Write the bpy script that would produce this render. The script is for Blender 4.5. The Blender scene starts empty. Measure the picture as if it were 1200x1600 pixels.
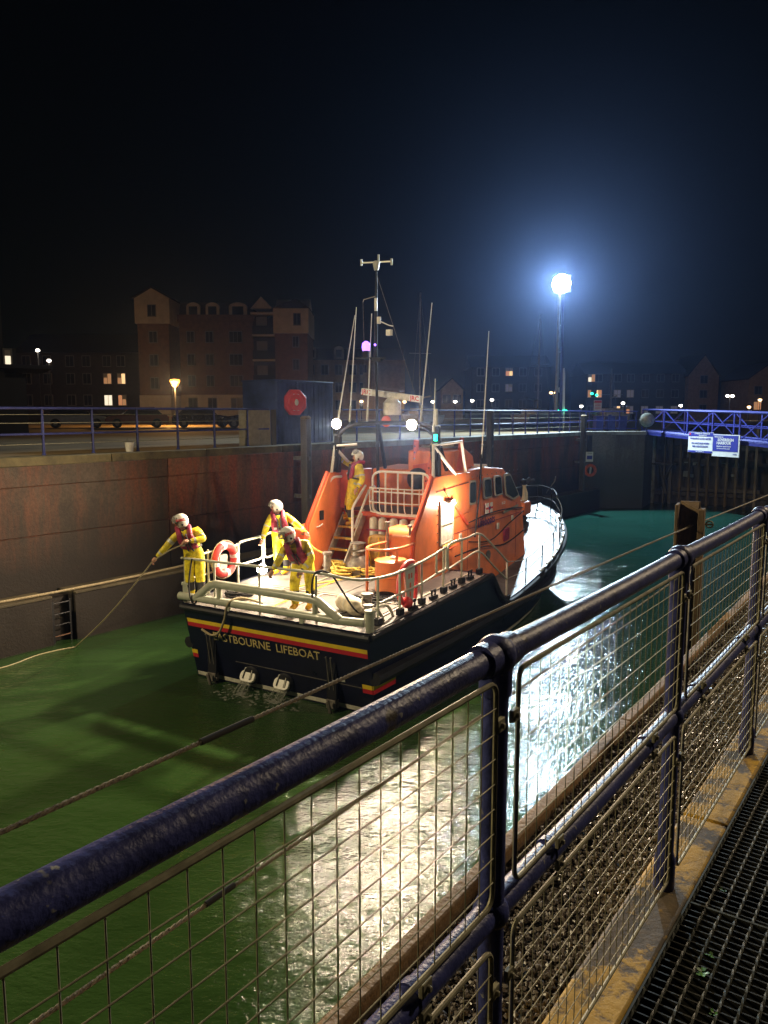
import bpy, bmesh, math, random
from mathutils import Vector, Matrix
random.seed(7)
R = math.radians
scene = bpy.context.scene
COL = scene.collection

# ------------------------------------------------------------------ camera
WATER = 0.0
EYE = 5.3                                  # eye height above the lock water
cam_d = bpy.data.cameras.new('camera'); cam = bpy.data.objects.new('camera', cam_d); COL.objects.link(cam)
cam_d.sensor_fit = 'VERTICAL'; cam_d.sensor_height = 36.0; cam_d.lens = 27.0
cam_d.clip_start = 0.05; cam_d.clip_end = 3000
cam.location = (0, 0, EYE); cam.rotation_euler = (R(90 - 7.313), 0, 0)
scene.camera = cam

# ------------------------------------------------------------------ night sky, faint moon, exposure
world = bpy.data.worlds.new('World'); scene.world = world; world.use_nodes = True
wn = world.node_tree.nodes; wl = world.node_tree.links
sky = wn.new('ShaderNodeTexSky'); sky.sky_type = 'NISHITA'; sky.sun_disc = False
sky.sun_elevation = R(4); sky.sun_rotation = R(150)
wn['Background'].inputs['Strength'].default_value = 0.0004
wl.new(sky.outputs['Color'], wn['Background'].inputs['Color'])
sun_d = bpy.data.lights.new('moon', 'SUN'); sun_d.energy = 0.004; sun_d.angle = R(10); sun_d.color = (0.8, 0.88, 1.0)
sun = bpy.data.objects.new('moon', sun_d); COL.objects.link(sun); sun.rotation_euler = (R(50), 0, R(30)); sun.location = (0, 0, 60)
scene.view_settings.view_transform = 'Standard'; scene.view_settings.look = 'None'
scene.view_settings.exposure = 0.0; scene.view_settings.gamma = 1.0
scene.cycles.use_denoising = True
scene.cycles.max_bounces = 8; scene.cycles.diffuse_bounces = 3; scene.cycles.glossy_bounces = 4
scene.cycles.transparent_max_bounces = 8; scene.cycles.sample_clamp_indirect = 4.0
scene.cycles.caustics_reflective = False; scene.cycles.caustics_refractive = False

# lamp powers, watts
QUAY_FLOOD = 27000; BOAT_FLOOD = 3600; DECK_LAMP = 100; SIDE_LAMP = 160; SODIUM = 4500; LEFT_LAMP = 7400; RIGHT_LAMP = 2600

# ------------------------------------------------------------------ frames
BH = R(30.5); BO = Vector((-2.13, 13.8, 0))                    # the boat: x starboard, y forward from the transom
BM = Matrix.Translation(BO) @ Matrix.Rotation(-BH, 4, 'Z')
LA = R(34.516); LM = Matrix.Rotation(-LA, 4, 'Z')              # the lock: x across (n), y along (l)
def B(t, s, z): return BM @ Vector((t, s, z))
def Lk(n, l, z): return LM @ Vector((n, l, z))
def zd(s): return 1.58 + 0.04 * s                              # aft deck level

# ------------------------------------------------------------------ materials
MATS = {}
def mat(name, col, rough=0.6, metal=0.0, var=0.18, scale=5.0, bump=0.0, bscale=60.0, spec=0.5, coat=0.0, alt=None, stretch=None):
    m = bpy.data.materials.new(name); m.use_nodes = True; MATS[name] = m
    n = m.node_tree.nodes; l = m.node_tree.links; b = n['Principled BSDF']
    b.inputs['Roughness'].default_value = rough; b.inputs['Metallic'].default_value = metal
    b.inputs['Specular IOR Level'].default_value = spec; b.inputs['Coat Weight'].default_value = coat
    tc = n.new('ShaderNodeTexCoord'); mp = n.new('ShaderNodeMapping'); l.new(tc.outputs['Object'], mp.inputs['Vector'])
    if stretch: mp.inputs['Scale'].default_value = stretch
    ns = n.new('ShaderNodeTexNoise'); ns.inputs['Scale'].default_value = scale; ns.inputs['Detail'].default_value = 6; ns.inputs['Roughness'].default_value = 0.65
    l.new(mp.outputs[0], ns.inputs['Vector'])
    rp = n.new('ShaderNodeValToRGB'); l.new(ns.outputs['Fac'], rp.inputs['Fac'])
    c2 = alt if alt else tuple(c * (1 - var) for c in col)
    c1 = tuple(min(1, c * (1 + var * 0.6)) for c in col) if not alt else col
    e = rp.color_ramp.elements; e[0].position = 0.36; e[0].color = (*c2, 1); e[1].position = 0.62; e[1].color = (*c1, 1)
    l.new(rp.outputs['Color'], b.inputs['Base Color'])
    mr = n.new('ShaderNodeMapRange'); mr.inputs['To Min'].default_value = max(0, rough - 0.1); mr.inputs['To Max'].default_value = min(1, rough + 0.12)
    l.new(ns.outputs['Fac'], mr.inputs['Value']); l.new(mr.outputs[0], b.inputs['Roughness'])
    if bump:
        n2 = n.new('ShaderNodeTexNoise'); n2.inputs['Scale'].default_value = bscale; n2.inputs['Detail'].default_value = 4
        l.new(tc.outputs['Object'], n2.inputs['Vector'])
        bp = n.new('ShaderNodeBump'); bp.inputs['Strength'].default_value = bump; bp.inputs['Distance'].default_value = 0.02
        l.new(n2.outputs['Fac'], bp.inputs['Height']); l.new(bp.outputs[0], b.inputs['Normal'])
    return m
def glow(name, col, strength):
    m = bpy.data.materials.new(name); m.use_nodes = True; MATS[name] = m
    b = m.node_tree.nodes['Principled BSDF']; b.inputs['Base Color'].default_value = (*[c * .8 for c in col], 1)
    b.inputs['Emission Color'].default_value = (*col, 1); b.inputs['Emission Strength'].default_value = strength
    return m

mat('orange', (0.80, 0.215, 0.062), 0.36, var=0.22, scale=1.8, bump=0.05, bscale=7, coat=0.15, stretch=(1, 1, .6))
mat('red_orange', (0.66, 0.10, 0.04), 0.42, var=0.2, scale=3)
mat('hull_navy', (0.005, 0.006, 0.020), 0.3, var=0.3, scale=1.5, bump=0.04, bscale=3, spec=0.35)
mat('rubber', (0.010, 0.010, 0.012), 0.55, var=0.3)
mat('hull_red', (0.55, 0.02, 0.035), 0.4, var=0.1)
mat('hull_yellow', (0.85, 0.60, 0.03), 0.4, var=0.1)
mat('boot_white', (0.62, 0.60, 0.52), 0.5, var=0.25, scale=8)
mat('letter_gold', (0.62, 0.50, 0.20), 0.4, var=0.12, scale=20)
mat('deck_grey', (0.13, 0.118, 0.108), 0.6, var=0.28, scale=3.5, bump=0.25, bscale=220)
mat('deck_line', (0.42, 0.39, 0.30), 0.6, var=0.2, scale=12)
mat('foredeck', (0.10, 0.105, 0.11), 0.42, var=0.6, scale=2.2, bump=0.35, bscale=30, spec=0.3)
mat('rail_grey', (0.50, 0.50, 0.42), 0.38, var=0.14, scale=12)
mat('bar_grey', (0.44, 0.46, 0.38), 0.3, var=0.14, scale=4, coat=0.3)
mat('white_paint', (0.84, 0.82, 0.76), 0.4, var=0.1, scale=14)
mat('black_metal', (0.012, 0.012, 0.014), 0.6, var=0.3, spec=0.3)
mat('grey_steel', (0.20, 0.18, 0.16), 0.42, metal=0.3, var=0.35, scale=12)
mat('galv', (0.34, 0.32, 0.21), 0.6, metal=0.25, var=0.35, scale=25)
mat('frame_rubber', (0.34, 0.34, 0.30), 0.55, var=0.12)
mat('window_glass', (0.012, 0.016, 0.016), 0.06, var=0.2, spec=0.7)
mat('purple_print', (0.06, 0.012, 0.12), 0.5, var=0.1)
mat('print_blue', (0.03, 0.04, 0.35), 0.5, var=0.1)
mat('print_white', (0.80, 0.80, 0.78), 0.5, var=0.06)
mat('print_red', (0.62, 0.03, 0.04), 0.5, var=0.1)
mat('suit_yellow', (0.86, 0.66, 0.015), 0.5, var=0.42, scale=8, bump=1.0, bscale=13)
mat('boot_yellow', (0.75, 0.40, 0.02), 0.45, var=0.2, scale=8)
mat('jacket_maroon', (0.30, 0.018, 0.055), 0.6, var=0.35, scale=9, bump=0.5, bscale=20)
mat('jacket_black', (0.02, 0.018, 0.02), 0.7, var=0.3)
mat('skin', (0.52, 0.27, 0.18), 0.5, var=0.12, scale=15)
mat('tape_grey', (0.52, 0.53, 0.48), 0.3, var=0.1)
mat('helmet_white', (0.80, 0.79, 0.74), 0.22, var=0.06, scale=10, coat=0.5)
mat('rope_yellow', (0.72, 0.52, 0.10), 0.8, var=0.3, scale=30, bump=0.6, bscale=90)
mat('rope_tan', (0.40, 0.33, 0.20), 0.85, var=0.3, scale=40, bump=0.5, bscale=120)
mat('rope_black', (0.012, 0.011, 0.011), 0.8, var=0.3)
mat('rope_grey', (0.27, 0.23, 0.165), 0.85, var=0.4, scale=60, bump=0.4, bscale=150)
mat('buoy_red', (0.75, 0.06, 0.06), 0.45, var=0.15, scale=8)
mat('buoy_orange', (0.72, 0.13, 0.04), 0.5, var=0.2, scale=8)
mat('fender_cream', (0.66, 0.58, 0.44), 0.5, var=0.3, scale=6, bump=0.1, bscale=20)
mat('raft_white', (0.70, 0.67, 0.58), 0.45, var=0.14, scale=7)
mat('bag_yellow', (0.60, 0.36, 0.12), 0.65, var=0.4, scale=6, bump=0.5, bscale=14)
def chipped(name, col):
    m = mat(name, col, 0.42, var=0.4, scale=16, bump=0.14, bscale=110, spec=0.45); n = m.node_tree.nodes; l = m.node_tree.links; b = n['Principled BSDF']
    tc = n['Texture Coordinate']; src = b.inputs['Base Color'].links[0].from_socket
    for sc, th, c in ((55, .70, (.34, .34, .33)), (9, .70, (.10, .085, .07)), (26, .72, (.22, .22, .24))):
        ns = n.new('ShaderNodeTexNoise'); ns.inputs['Scale'].default_value = sc; ns.inputs['Detail'].default_value = 3; l.new(tc.outputs['Object'], ns.inputs['Vector'])
        rp = n.new('ShaderNodeValToRGB'); rp.color_ramp.elements[0].position = th - .02; rp.color_ramp.elements[1].position = th + .02; l.new(ns.outputs['Fac'], rp.inputs['Fac'])
        mx = n.new('ShaderNodeMix'); mx.data_type = 'RGBA'; l.new(rp.outputs['Color'], mx.inputs[0]); l.new(src, mx.inputs[6]); mx.inputs[7].default_value = (*c, 1); src = mx.outputs[2]
    l.new(src, b.inputs['Base Color']); return m
chipped('rail_blue', (0.058, 0.070, 0.250))
mat('quay_blue', (0.04, 0.05, 0.20), 0.4, var=0.3, scale=6)
mat('bridge_blue', (0.035, 0.042, 0.27), 0.4, var=0.25, scale=4)
mat('kiosk_blue', (0.045, 0.07, 0.22), 0.55, var=0.4, scale=1.6, bump=0.08, bscale=5)
mat('cabinet', (0.30, 0.27, 0.19), 0.7, var=0.2)
mat('timber', (0.19, 0.13, 0.07), 0.8, var=0.5, scale=5, stretch=(1, 1, .2), bump=0.5, bscale=30)
mat('timber_wet', (0.10, 0.085, 0.065), 0.6, var=0.5, scale=4, stretch=(1, 1, .2), bump=0.5, bscale=20)
mat('edging_wood', (0.42, 0.28, 0.16), 0.7, var=0.35, scale=6, stretch=(1, .15, 1), bump=0.4, bscale=40)
mat('stone', (0.30, 0.27, 0.24), 0.35, var=0.75, scale=37, alt=(0.08, 0.06, 0.05))
mat('gravel_bed', (0.05, 0.04, 0.03), 0.8, var=0.5, scale=30)
mat('grating', (0.055, 0.060, 0.048), 0.68, metal=0.6, var=0.5, scale=18)
mat('grating_dark', (0.018, 0.019, 0.016), 0.6, metal=0.3, var=0.5, scale=18)
mat('under_ground', (0.012, 0.012, 0.011), 0.8, var=0.4, scale=8)
mat('leaf', (0.06, 0.22, 0.02), 0.5, var=0.4, scale=20)
mat('grass', (0.055, 0.065, 0.02), 0.9, var=0.5, scale=4)
mat('ground_quay', (0.20, 0.135, 0.05), 0.85, var=0.4, scale=0.6, bump=0.2, bscale=20)
mat('ledge', (0.085, 0.068, 0.036), 0.75, var=0.5, scale=1.4, bump=0.3, bscale=9)
mat('coping_dim', (0.115, 0.095, 0.042), 0.8, var=0.5, scale=2.0, bump=0.2, bscale=12)  # darker copy of the coping for the stretch outside the floodlight, dimness in the colour
mat('coping', (0.34, 0.34, 0.30), 0.75, var=0.4, scale=2.0, bump=0.2, bscale=12)
mat('wall_brick', (0.19, 0.10, 0.06), 0.85, var=0.25, scale=2, bump=0.1, bscale=8)
mat('render_white', (0.60, 0.53, 0.45), 0.85, var=0.14, scale=1)
mat('brick_buff', (0.34, 0.22, 0.13), 0.85, var=0.25, scale=2)
mat('brick_dark', (0.045, 0.034, 0.03), 0.85, var=0.3, scale=2)
mat('dark_cladding', (0.012, 0.011, 0.011), 0.6, var=0.3, scale=2)
mat('roof_slate', (0.030, 0.028, 0.030), 0.8, var=0.3, scale=4)
mat('far_glass', (0.02, 0.022, 0.025), 0.2, var=0.2)
mat('far_frame', (0.22, 0.20, 0.18), 0.7, var=0.1)
mat('car_dark', (0.02, 0.022, 0.028), 0.25, var=0.2, coat=0.6)
mat('car_white', (0.45, 0.45, 0.45), 0.3, var=0.1, coat=0.6)
mat('car_red', (0.22, 0.04, 0.02), 0.3, var=0.1, coat=0.6)
mat('pole_grey', (0.28, 0.29, 0.30), 0.45, metal=0.3, var=0.2)
mat('mirror_back', (0.40, 0.42, 0.38), 0.35, metal=0.4, var=0.4, scale=7)
mat('marker_white', (0.82, 0.84, 0.84), 0.35, var=0.05)
glow('flood_glow', (0.82, 0.92, 1.0), 90)
glow('boat_flood_glow', (1.0, 0.80, 0.60), 60)
glow('deck_lamp_glow', (1.0, 0.86, 0.66), 60)
glow('side_lamp_glow', (1.0, 0.78, 0.60), 40)
glow('blue_glow', (0.34, 0.16, 1.0), 3.2)
glow('green_glow', (0.02, 0.9, 0.45), 6)
glow('sodium_glow', (1.0, 0.36, 0.04), 8)
glow('warm_glow', (1.0, 0.62, 0.28), 5)
glow('white_glow', (1.0, 0.93, 0.80), 9)
glow('win_warm', (1.0, 0.62, 0.28), 1.2)
glow('win_white', (1.0, 0.86, 0.62), 1.1)
glow('win_orange', (1.0, 0.42, 0.18), 0.5)
glow('win_curtain', (1.0, 0.50, 0.22), 0.35)
glow('win_dim', (0.8, 0.75, 0.85), 0.05)

def lit_light(name, kind, loc, energy, col, parent=None, radius=0.1, target=None, angle=None, blend=0.4, size=None):
    d = bpy.data.lights.new(name, kind); d.energy = energy; d.color = col
    if kind in ('POINT', 'SPOT'): d.shadow_soft_size = radius
    if kind == 'SPOT': d.spot_size = angle; d.spot_blend = blend
    o = bpy.data.objects.new(name, d); COL.objects.link(o)
    if target is not None:
        o.rotation_euler = (Vector(target) - Vector(loc)).to_track_quat('-Z', 'Y').to_euler()
    o.location = loc
    if parent: o.parent = parent
    return o

# ------------------------------------------------------------------ mesh builder
class MB:
    def __init__(s): s.v = []; s.f = []; s.mi = []; s.cur = 0
    def add(s, vs, fs):
        o = len(s.v); s.v += [tuple(v) for v in vs]
        for f in fs: s.f.append(tuple(i + o for i in f)); s.mi.append(s.cur)
        return s
    def box(s, c, d, M=None):
        x, y, z = d[0] / 2, d[1] / 2, d[2] / 2
        vs = [Vector((sx * x, sy * y, sz * z)) for sz in (-1, 1) for sy in (-1, 1) for sx in (-1, 1)]
        if M is not None: vs = [M @ v for v in vs]
        vs = [v + Vector(c) for v in vs]
        return s.add(vs, [(0, 2, 3, 1), (4, 5, 7, 6), (0, 1, 5, 4), (2, 6, 7, 3), (0, 4, 6, 2), (1, 3, 7, 5)])
    def bar(s, p, q, w, h=None, up=(0, 0, 1)):
        p, q = Vector(p), Vector(q); h = h or w; d = (q - p).normalized(); u = Vector(up)
        if abs(d.dot(u)) > 0.98: u = Vector((1, 0, 0))
        a = d.cross(u).normalized(); b = a.cross(d).normalized(); vs = []
        for o in (p, q):
            for i, j in ((-1, -1), (1, -1), (1, 1), (-1, 1)): vs.append(o + a * (i * w / 2) + b * (j * h / 2))
        return s.add(vs, [(3, 2, 1, 0), (4, 5, 6, 7), (0, 1, 5, 4), (1, 2, 6, 5), (2, 3, 7, 6), (3, 0, 4, 7)])
    def tube(s, pts, r, n=8, closed=False, cap=True):
        P = [Vector(p) for p in pts]; k = len(P); rs = r if isinstance(r, (list, tuple)) else [r] * k
        T = []
        for i in range(k):
            a = P[(i - 1) % k] if (closed or i > 0) else P[i]; b = P[(i + 1) % k] if (closed or i < k - 1) else P[i]
            T.append((b - a).normalized())
        u = Vector((0, 0, 1)) if abs(T[0].z) < 0.9 else Vector((1, 0, 0))
        nrm = (u - T[0] * u.dot(T[0])).normalized(); vs = []
        for i in range(k):
            nrm = (nrm - T[i] * nrm.dot(T[i])).normalized(); bn = T[i].cross(nrm)
            sc = 1.0
            for j in range(n):
                a = 2 * math.pi * j / n; vs.append(P[i] + (nrm * math.cos(a) + bn * math.sin(a)) * rs[i] * sc)
        fs = []
        for i in range(k if closed else k - 1):
            i2 = (i + 1) % k
            for j in range(n): fs.append((i * n + j, i * n + (j + 1) % n, i2 * n + (j + 1) % n, i2 * n + j))
        if cap and not closed: fs += [tuple(reversed(range(n))), tuple(range((k - 1) * n, k * n))]
        return s.add(vs, fs)
    def cyl(s, p, q, r, n=12, r2=None): return s.tube([p, q], [r, r if r2 is None else r2], n)
    def ring(s, c, rad, r, axis='z', n=24, m=8, M=None, arc=None):
        pts = []
        a0, a1 = arc if arc else (0, 2 * math.pi); k = n if not arc else n + 1
        for i in range(k):
            a = a0 + (a1 - a0) * i / n; x, y = rad * math.cos(a), rad * math.sin(a)
            v = Vector((x, y, 0)) if axis == 'z' else (Vector((0, x, y)) if axis == 'x' else Vector((x, 0, y)))
            if M is not None: v = M @ v
            pts.append(v + Vector(c))
        return s.tube(pts, r, m, closed=not arc)
    def lathe(s, prof, n=16, c=(0, 0, 0), M=None):
        vs = []; k = len(prof)
        for r, z in prof:
            for j in range(n):
                a = 2 * math.pi * j / n; v = Vector((r * math.cos(a), r * math.sin(a), z))
                if M is not None: v = M @ v
                vs.append(v + Vector(c))
        fs = [(i * n + j, i * n + (j + 1) % n, (i + 1) * n + (j + 1) % n, (i + 1) * n + j) for i in range(k - 1) for j in range(n)]
        fs += [tuple(reversed(range(n))), tuple(range((k - 1) * n, k * n))]
        return s.add(vs, fs)
    def ball(s, c, r, n=12, m=8, sc=(1, 1, 1), M=None):
        prof = [(max(1e-3, r * math.sin(math.pi * i / m)), -r * math.cos(math.pi * i / m)) for i in range(m + 1)]
        S = Matrix.Diagonal((*sc, 1)); S = S if M is None else M @ S
        return s.lathe(prof, n, c, S)
    def prism(s, poly, fn, d0, d1):
        """poly: 2-D outline; fn(a, b, d) -> point; extruded from d0 to d1"""
        k = len(poly); vs = [fn(a, b, d0) for a, b in poly] + [fn(a, b, d1) for a, b in poly]
        fs = [tuple(reversed(range(k))), tuple(range(k, 2 * k))] + [(i, (i + 1) % k, k + (i + 1) % k, k + i) for i in range(k)]
        return s.add(vs, fs)
    def loft(s, rings, cap=True):
        n = len(rings[0]); vs = [p for r in rings for p in r]
        fs = [(i * n + j, i * n + (j + 1) % n, (i + 1) * n + (j + 1) % n, (i + 1) * n + j) for i in range(len(rings) - 1) for j in range(n)]
        if cap: fs += [tuple(reversed(range(n))), tuple(range((len(rings) - 1) * n, len(rings) * n))]
        return s.add(vs, fs)
    def sheet(s, rows):
        n = len(rows[0]); vs = [p for r in rows for p in r]
        return s.add(vs, [(i * n + j, i * n + j + 1, (i + 1) * n + j + 1, (i + 1) * n + j) for i in range(len(rows) - 1) for j in range(n - 1)])
    def mesh(s, name, mats, smooth=35, fix=True):
        me = bpy.data.meshes.new(name); me.from_pydata(s.v, [], s.f)
        for m in (mats if isinstance(mats, (list, tuple)) else [mats]): me.materials.append(MATS[m])
        me.polygons.foreach_set('material_index', s.mi)
        if fix:
            bm = bmesh.new(); bm.from_mesh(me); bmesh.ops.recalc_face_normals(bm, faces=bm.faces); bm.to_mesh(me); bm.free()
        if smooth: me.shade_smooth(); me.set_sharp_from_angle(angle=R(smooth))
        return me
    def build(s, name, mats, parent=None, smooth=35, bevel=0, fix=True):
        return put(name, s.mesh(name, mats, smooth, fix), parent, bevel)

def put(name, me, parent=None, bevel=0, loc=None, rot=None):
    o = bpy.data.objects.new(name, me); COL.objects.link(o)
    if parent: o.parent = parent
    if loc is not None: o.location = loc
    if rot is not None: o.rotation_euler = rot
    if bevel:
        b = o.modifiers.new('bevel', 'BEVEL'); b.width = bevel; b.segments = 2; b.limit_method = 'ANGLE'; b.angle_limit = R(40)
    return o
def tag(o, label, cat, group=None, kind=None):
    if label: o['label'] = label
    if cat: o['category'] = cat
    if group: o['group'] = group
    if kind: o['kind'] = kind
    return o
def thing(name, label, cat, loc=(0, 0, 0), rz=0, group=None):
    o = bpy.data.objects.new(name, None); COL.objects.link(o); o.empty_display_size = 0.2
    o.location = loc; o.rotation_euler = (0, 0, rz)
    return tag(o, label, cat, group)
def structure(o): o['kind'] = 'structure'; return o
def copy_tree(o, parent=None):
    c = o.copy(); COL.objects.link(c); c.parent = parent
    for ch in list(o.children): copy_tree(ch, c)
    return c
def text_mb(body, size, mb=None, depth=0.004, M=None, spacing=1.0, bold=0.0):
    cu = bpy.data.curves.new('lettering', 'FONT'); cu.body = body; cu.size = size; cu.extrude = depth; cu.space_character = spacing
    cu.align_x = 'CENTER'; cu.align_y = 'CENTER'; cu.resolution_u = 2; cu.offset = bold
    ob = bpy.data.objects.new('lettering', cu); COL.objects.link(ob)
    dg = bpy.context.evaluated_depsgraph_get(); me = bpy.data.meshes.new_from_object(ob.evaluated_get(dg))
    mb = mb or MB(); vs = [v.co.copy() for v in me.vertices]
    if M is not None: vs = [M @ v for v in vs]
    mb.add(vs, [tuple(p.vertices) for p in me.polygons])
    bpy.data.objects.remove(ob); bpy.data.curves.remove(cu); bpy.data.meshes.remove(me)
    return mb
def split_letters(mb, name, mt, parent):
    par = list(range(len(mb.v)))
    def find(i):
        while par[i] != i: par[i] = par[par[i]]; i = par[i]
        return i
    key = {}
    for i, v in enumerate(mb.v):
        k = tuple(round(c, 5) for c in v)
        if k in key: par[find(i)] = find(key[k])
        key[k] = i
    for f in mb.f:
        for i in f[1:]: par[find(i)] = find(f[0])
    groups = {}
    for f in mb.f: groups.setdefault(find(f[0]), []).append(f)
    for fs in groups.values():
        ids = sorted({i for f in fs for i in f}); mp_ = {k: i for i, k in enumerate(ids)}; g = MB(); g.add([mb.v[i] for i in ids], [tuple(mp_[i] for i in f) for f in fs]); g.build(name, mt, parent, smooth=0)
def frame_M(origin, ux, uy):
    ux, uy = Vector(ux).normalized(), Vector(uy).normalized(); uz = ux.cross(uy)
    return Matrix(((ux.x, uy.x, uz.x, origin[0]), (ux.y, uy.y, uz.y, origin[1]), (ux.z, uy.z, uz.z, origin[2]), (0, 0, 0, 1)))
def smooth_path(pts, k=6):
    P = [Vector(p) for p in pts]; out = []
    for i in range(len(P) - 1):
        p0, p1, p2, p3 = P[max(i - 1, 0)], P[i], P[i + 1], P[min(i + 2, len(P) - 1)]
        for j in range(k):
            t = j / k
            out.append(0.5 * ((2 * p1) + (p2 - p0) * t + (2 * p0 - 5 * p1 + 4 * p2 - p3) * t * t + (3 * p1 - p0 - 3 * p2 + p3) * t ** 3))
    out.append(P[-1]); return out
def round_rect(w, h, r, k=4):
    pts = []
    for cx, cy, a0 in ((w / 2 - r, h / 2 - r, 0), (-w / 2 + r, h / 2 - r, 90), (-w / 2 + r, -h / 2 + r, 180), (w / 2 - r, -h / 2 + r, 270)):
        for i in range(k + 1):
            a = R(a0 + 90 * i / k); pts.append((cx + r * math.cos(a), cy + r * math.sin(a)))
    return pts

# ================================================================== SETTING
def nodes_of(name):
    m = bpy.data.materials.new(name); m.use_nodes = True; MATS[name] = m
    return m.node_tree.nodes, m.node_tree.links, m.node_tree.nodes['Principled BSDF']
def noise(n, l, vec, scale, detail=5, rough=0.6):
    t = n.new('ShaderNodeTexNoise'); t.inputs['Scale'].default_value = scale; t.inputs['Detail'].default_value = detail; t.inputs['Roughness'].default_value = rough
    l.new(vec, t.inputs['Vector']); return t
def ramp(n, l, fac, stops):
    r = n.new('ShaderNodeValToRGB'); e = r.color_ramp.elements
    while len(e) < len(stops): e.new(0.5)
    for k, (p, c) in zip(e, stops): k.position = p; k.color = (*c, 1)
    l.new(fac, r.inputs['Fac']); return r
def mixc(n, l, fac, a, b, mode='MIX'):
    m = n.new('ShaderNodeMix'); m.data_type = 'RGBA'; m.blend_type = mode
    if isinstance(fac, float): m.inputs[0].default_value = fac
    else: l.new(fac, m.inputs[0])
    for i, v in ((6, a), (7, b)):
        if isinstance(v, tuple): m.inputs[i].default_value = (*v, 1)
        else: l.new(v, m.inputs[i])
    return m.outputs[2]

# --- water: murky green, wind ripples
n, l, b = nodes_of('lock_water')
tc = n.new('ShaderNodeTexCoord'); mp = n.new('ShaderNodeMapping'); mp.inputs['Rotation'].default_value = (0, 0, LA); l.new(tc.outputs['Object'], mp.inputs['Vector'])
big = noise(n, l, tc.outputs['Object'], 0.16, 4)
olive = ramp(n, l, big.outputs['Fac'], [(0.3, (0.018, 0.043, 0.010)), (0.7, (0.026, 0.060, 0.016))]); clear = ramp(n, l, big.outputs['Fac'], [(0.3, (0.008, 0.042, 0.031)), (0.7, (0.013, 0.064, 0.048))])  # first ramp olive green; second ramp is the floodlight's teal, painted in
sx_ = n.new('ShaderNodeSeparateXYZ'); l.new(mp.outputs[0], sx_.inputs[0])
mrg = n.new('ShaderNodeMapRange'); mrg.inputs['From Min'].default_value = 12; mrg.inputs['From Max'].default_value = 30; l.new(sx_.outputs['Y'], mrg.inputs['Value'])     # teal towards the gate: bluish floodlight put into the water colour
l.new(mixc(n, l, mrg.outputs[0], olive.outputs['Color'], clear.outputs['Color']), b.inputs['Base Color'])
b.inputs['Roughness'].default_value = 0.07; b.inputs['IOR'].default_value = 1.333
mp2 = n.new('ShaderNodeMapping'); mp2.inputs['Scale'].default_value = (1.0, 1.7, 1); mp2.inputs['Rotation'].default_value = (0, 0, R(20)); l.new(tc.outputs['Object'], mp2.inputs['Vector'])
w1 = noise(n, l, mp2.outputs[0], 1.1, 3, 0.5); w2 = noise(n, l, mp2.outputs[0], 5.5, 4, 0.6); w3 = noise(n, l, mp2.outputs[0], 18.0, 3, 0.6)
def mth(op, a, c):
    m = n.new('ShaderNodeMath'); m.operation = op
    for i, v in ((0, a), (1, c)):
        if isinstance(v, (int, float)): m.inputs[i].default_value = v
        else: l.new(v, m.inputs[i])
    return m.outputs[0]
calm = ramp(n, l, noise(n, l, tc.outputs['Object'], 0.35, 3).outputs['Fac'], [(0.35, (0.55,) * 3), (0.65, (1.0,) * 3)])
h = mth('ADD', mth('ADD', mth('MULTIPLY', w1.outputs['Fac'], 0.10), mth('MULTIPLY', w2.outputs['Fac'], 0.042)), mth('MULTIPLY', w3.outputs['Fac'], 0.013))
h = mth('MULTIPLY', h, calm.outputs['Color'])
bp = n.new('ShaderNodeBump'); bp.inputs['Strength'].default_value = 0.62; bp.inputs['Distance'].default_value = 1.0
l.new(h, bp.inputs['Height']); l.new(bp.outputs[0], b.inputs['Normal'])
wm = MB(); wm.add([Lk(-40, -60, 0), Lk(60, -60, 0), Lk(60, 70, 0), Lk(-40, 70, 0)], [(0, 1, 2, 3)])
structure(wm.build('water', 'lock_water', smooth=0))

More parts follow.
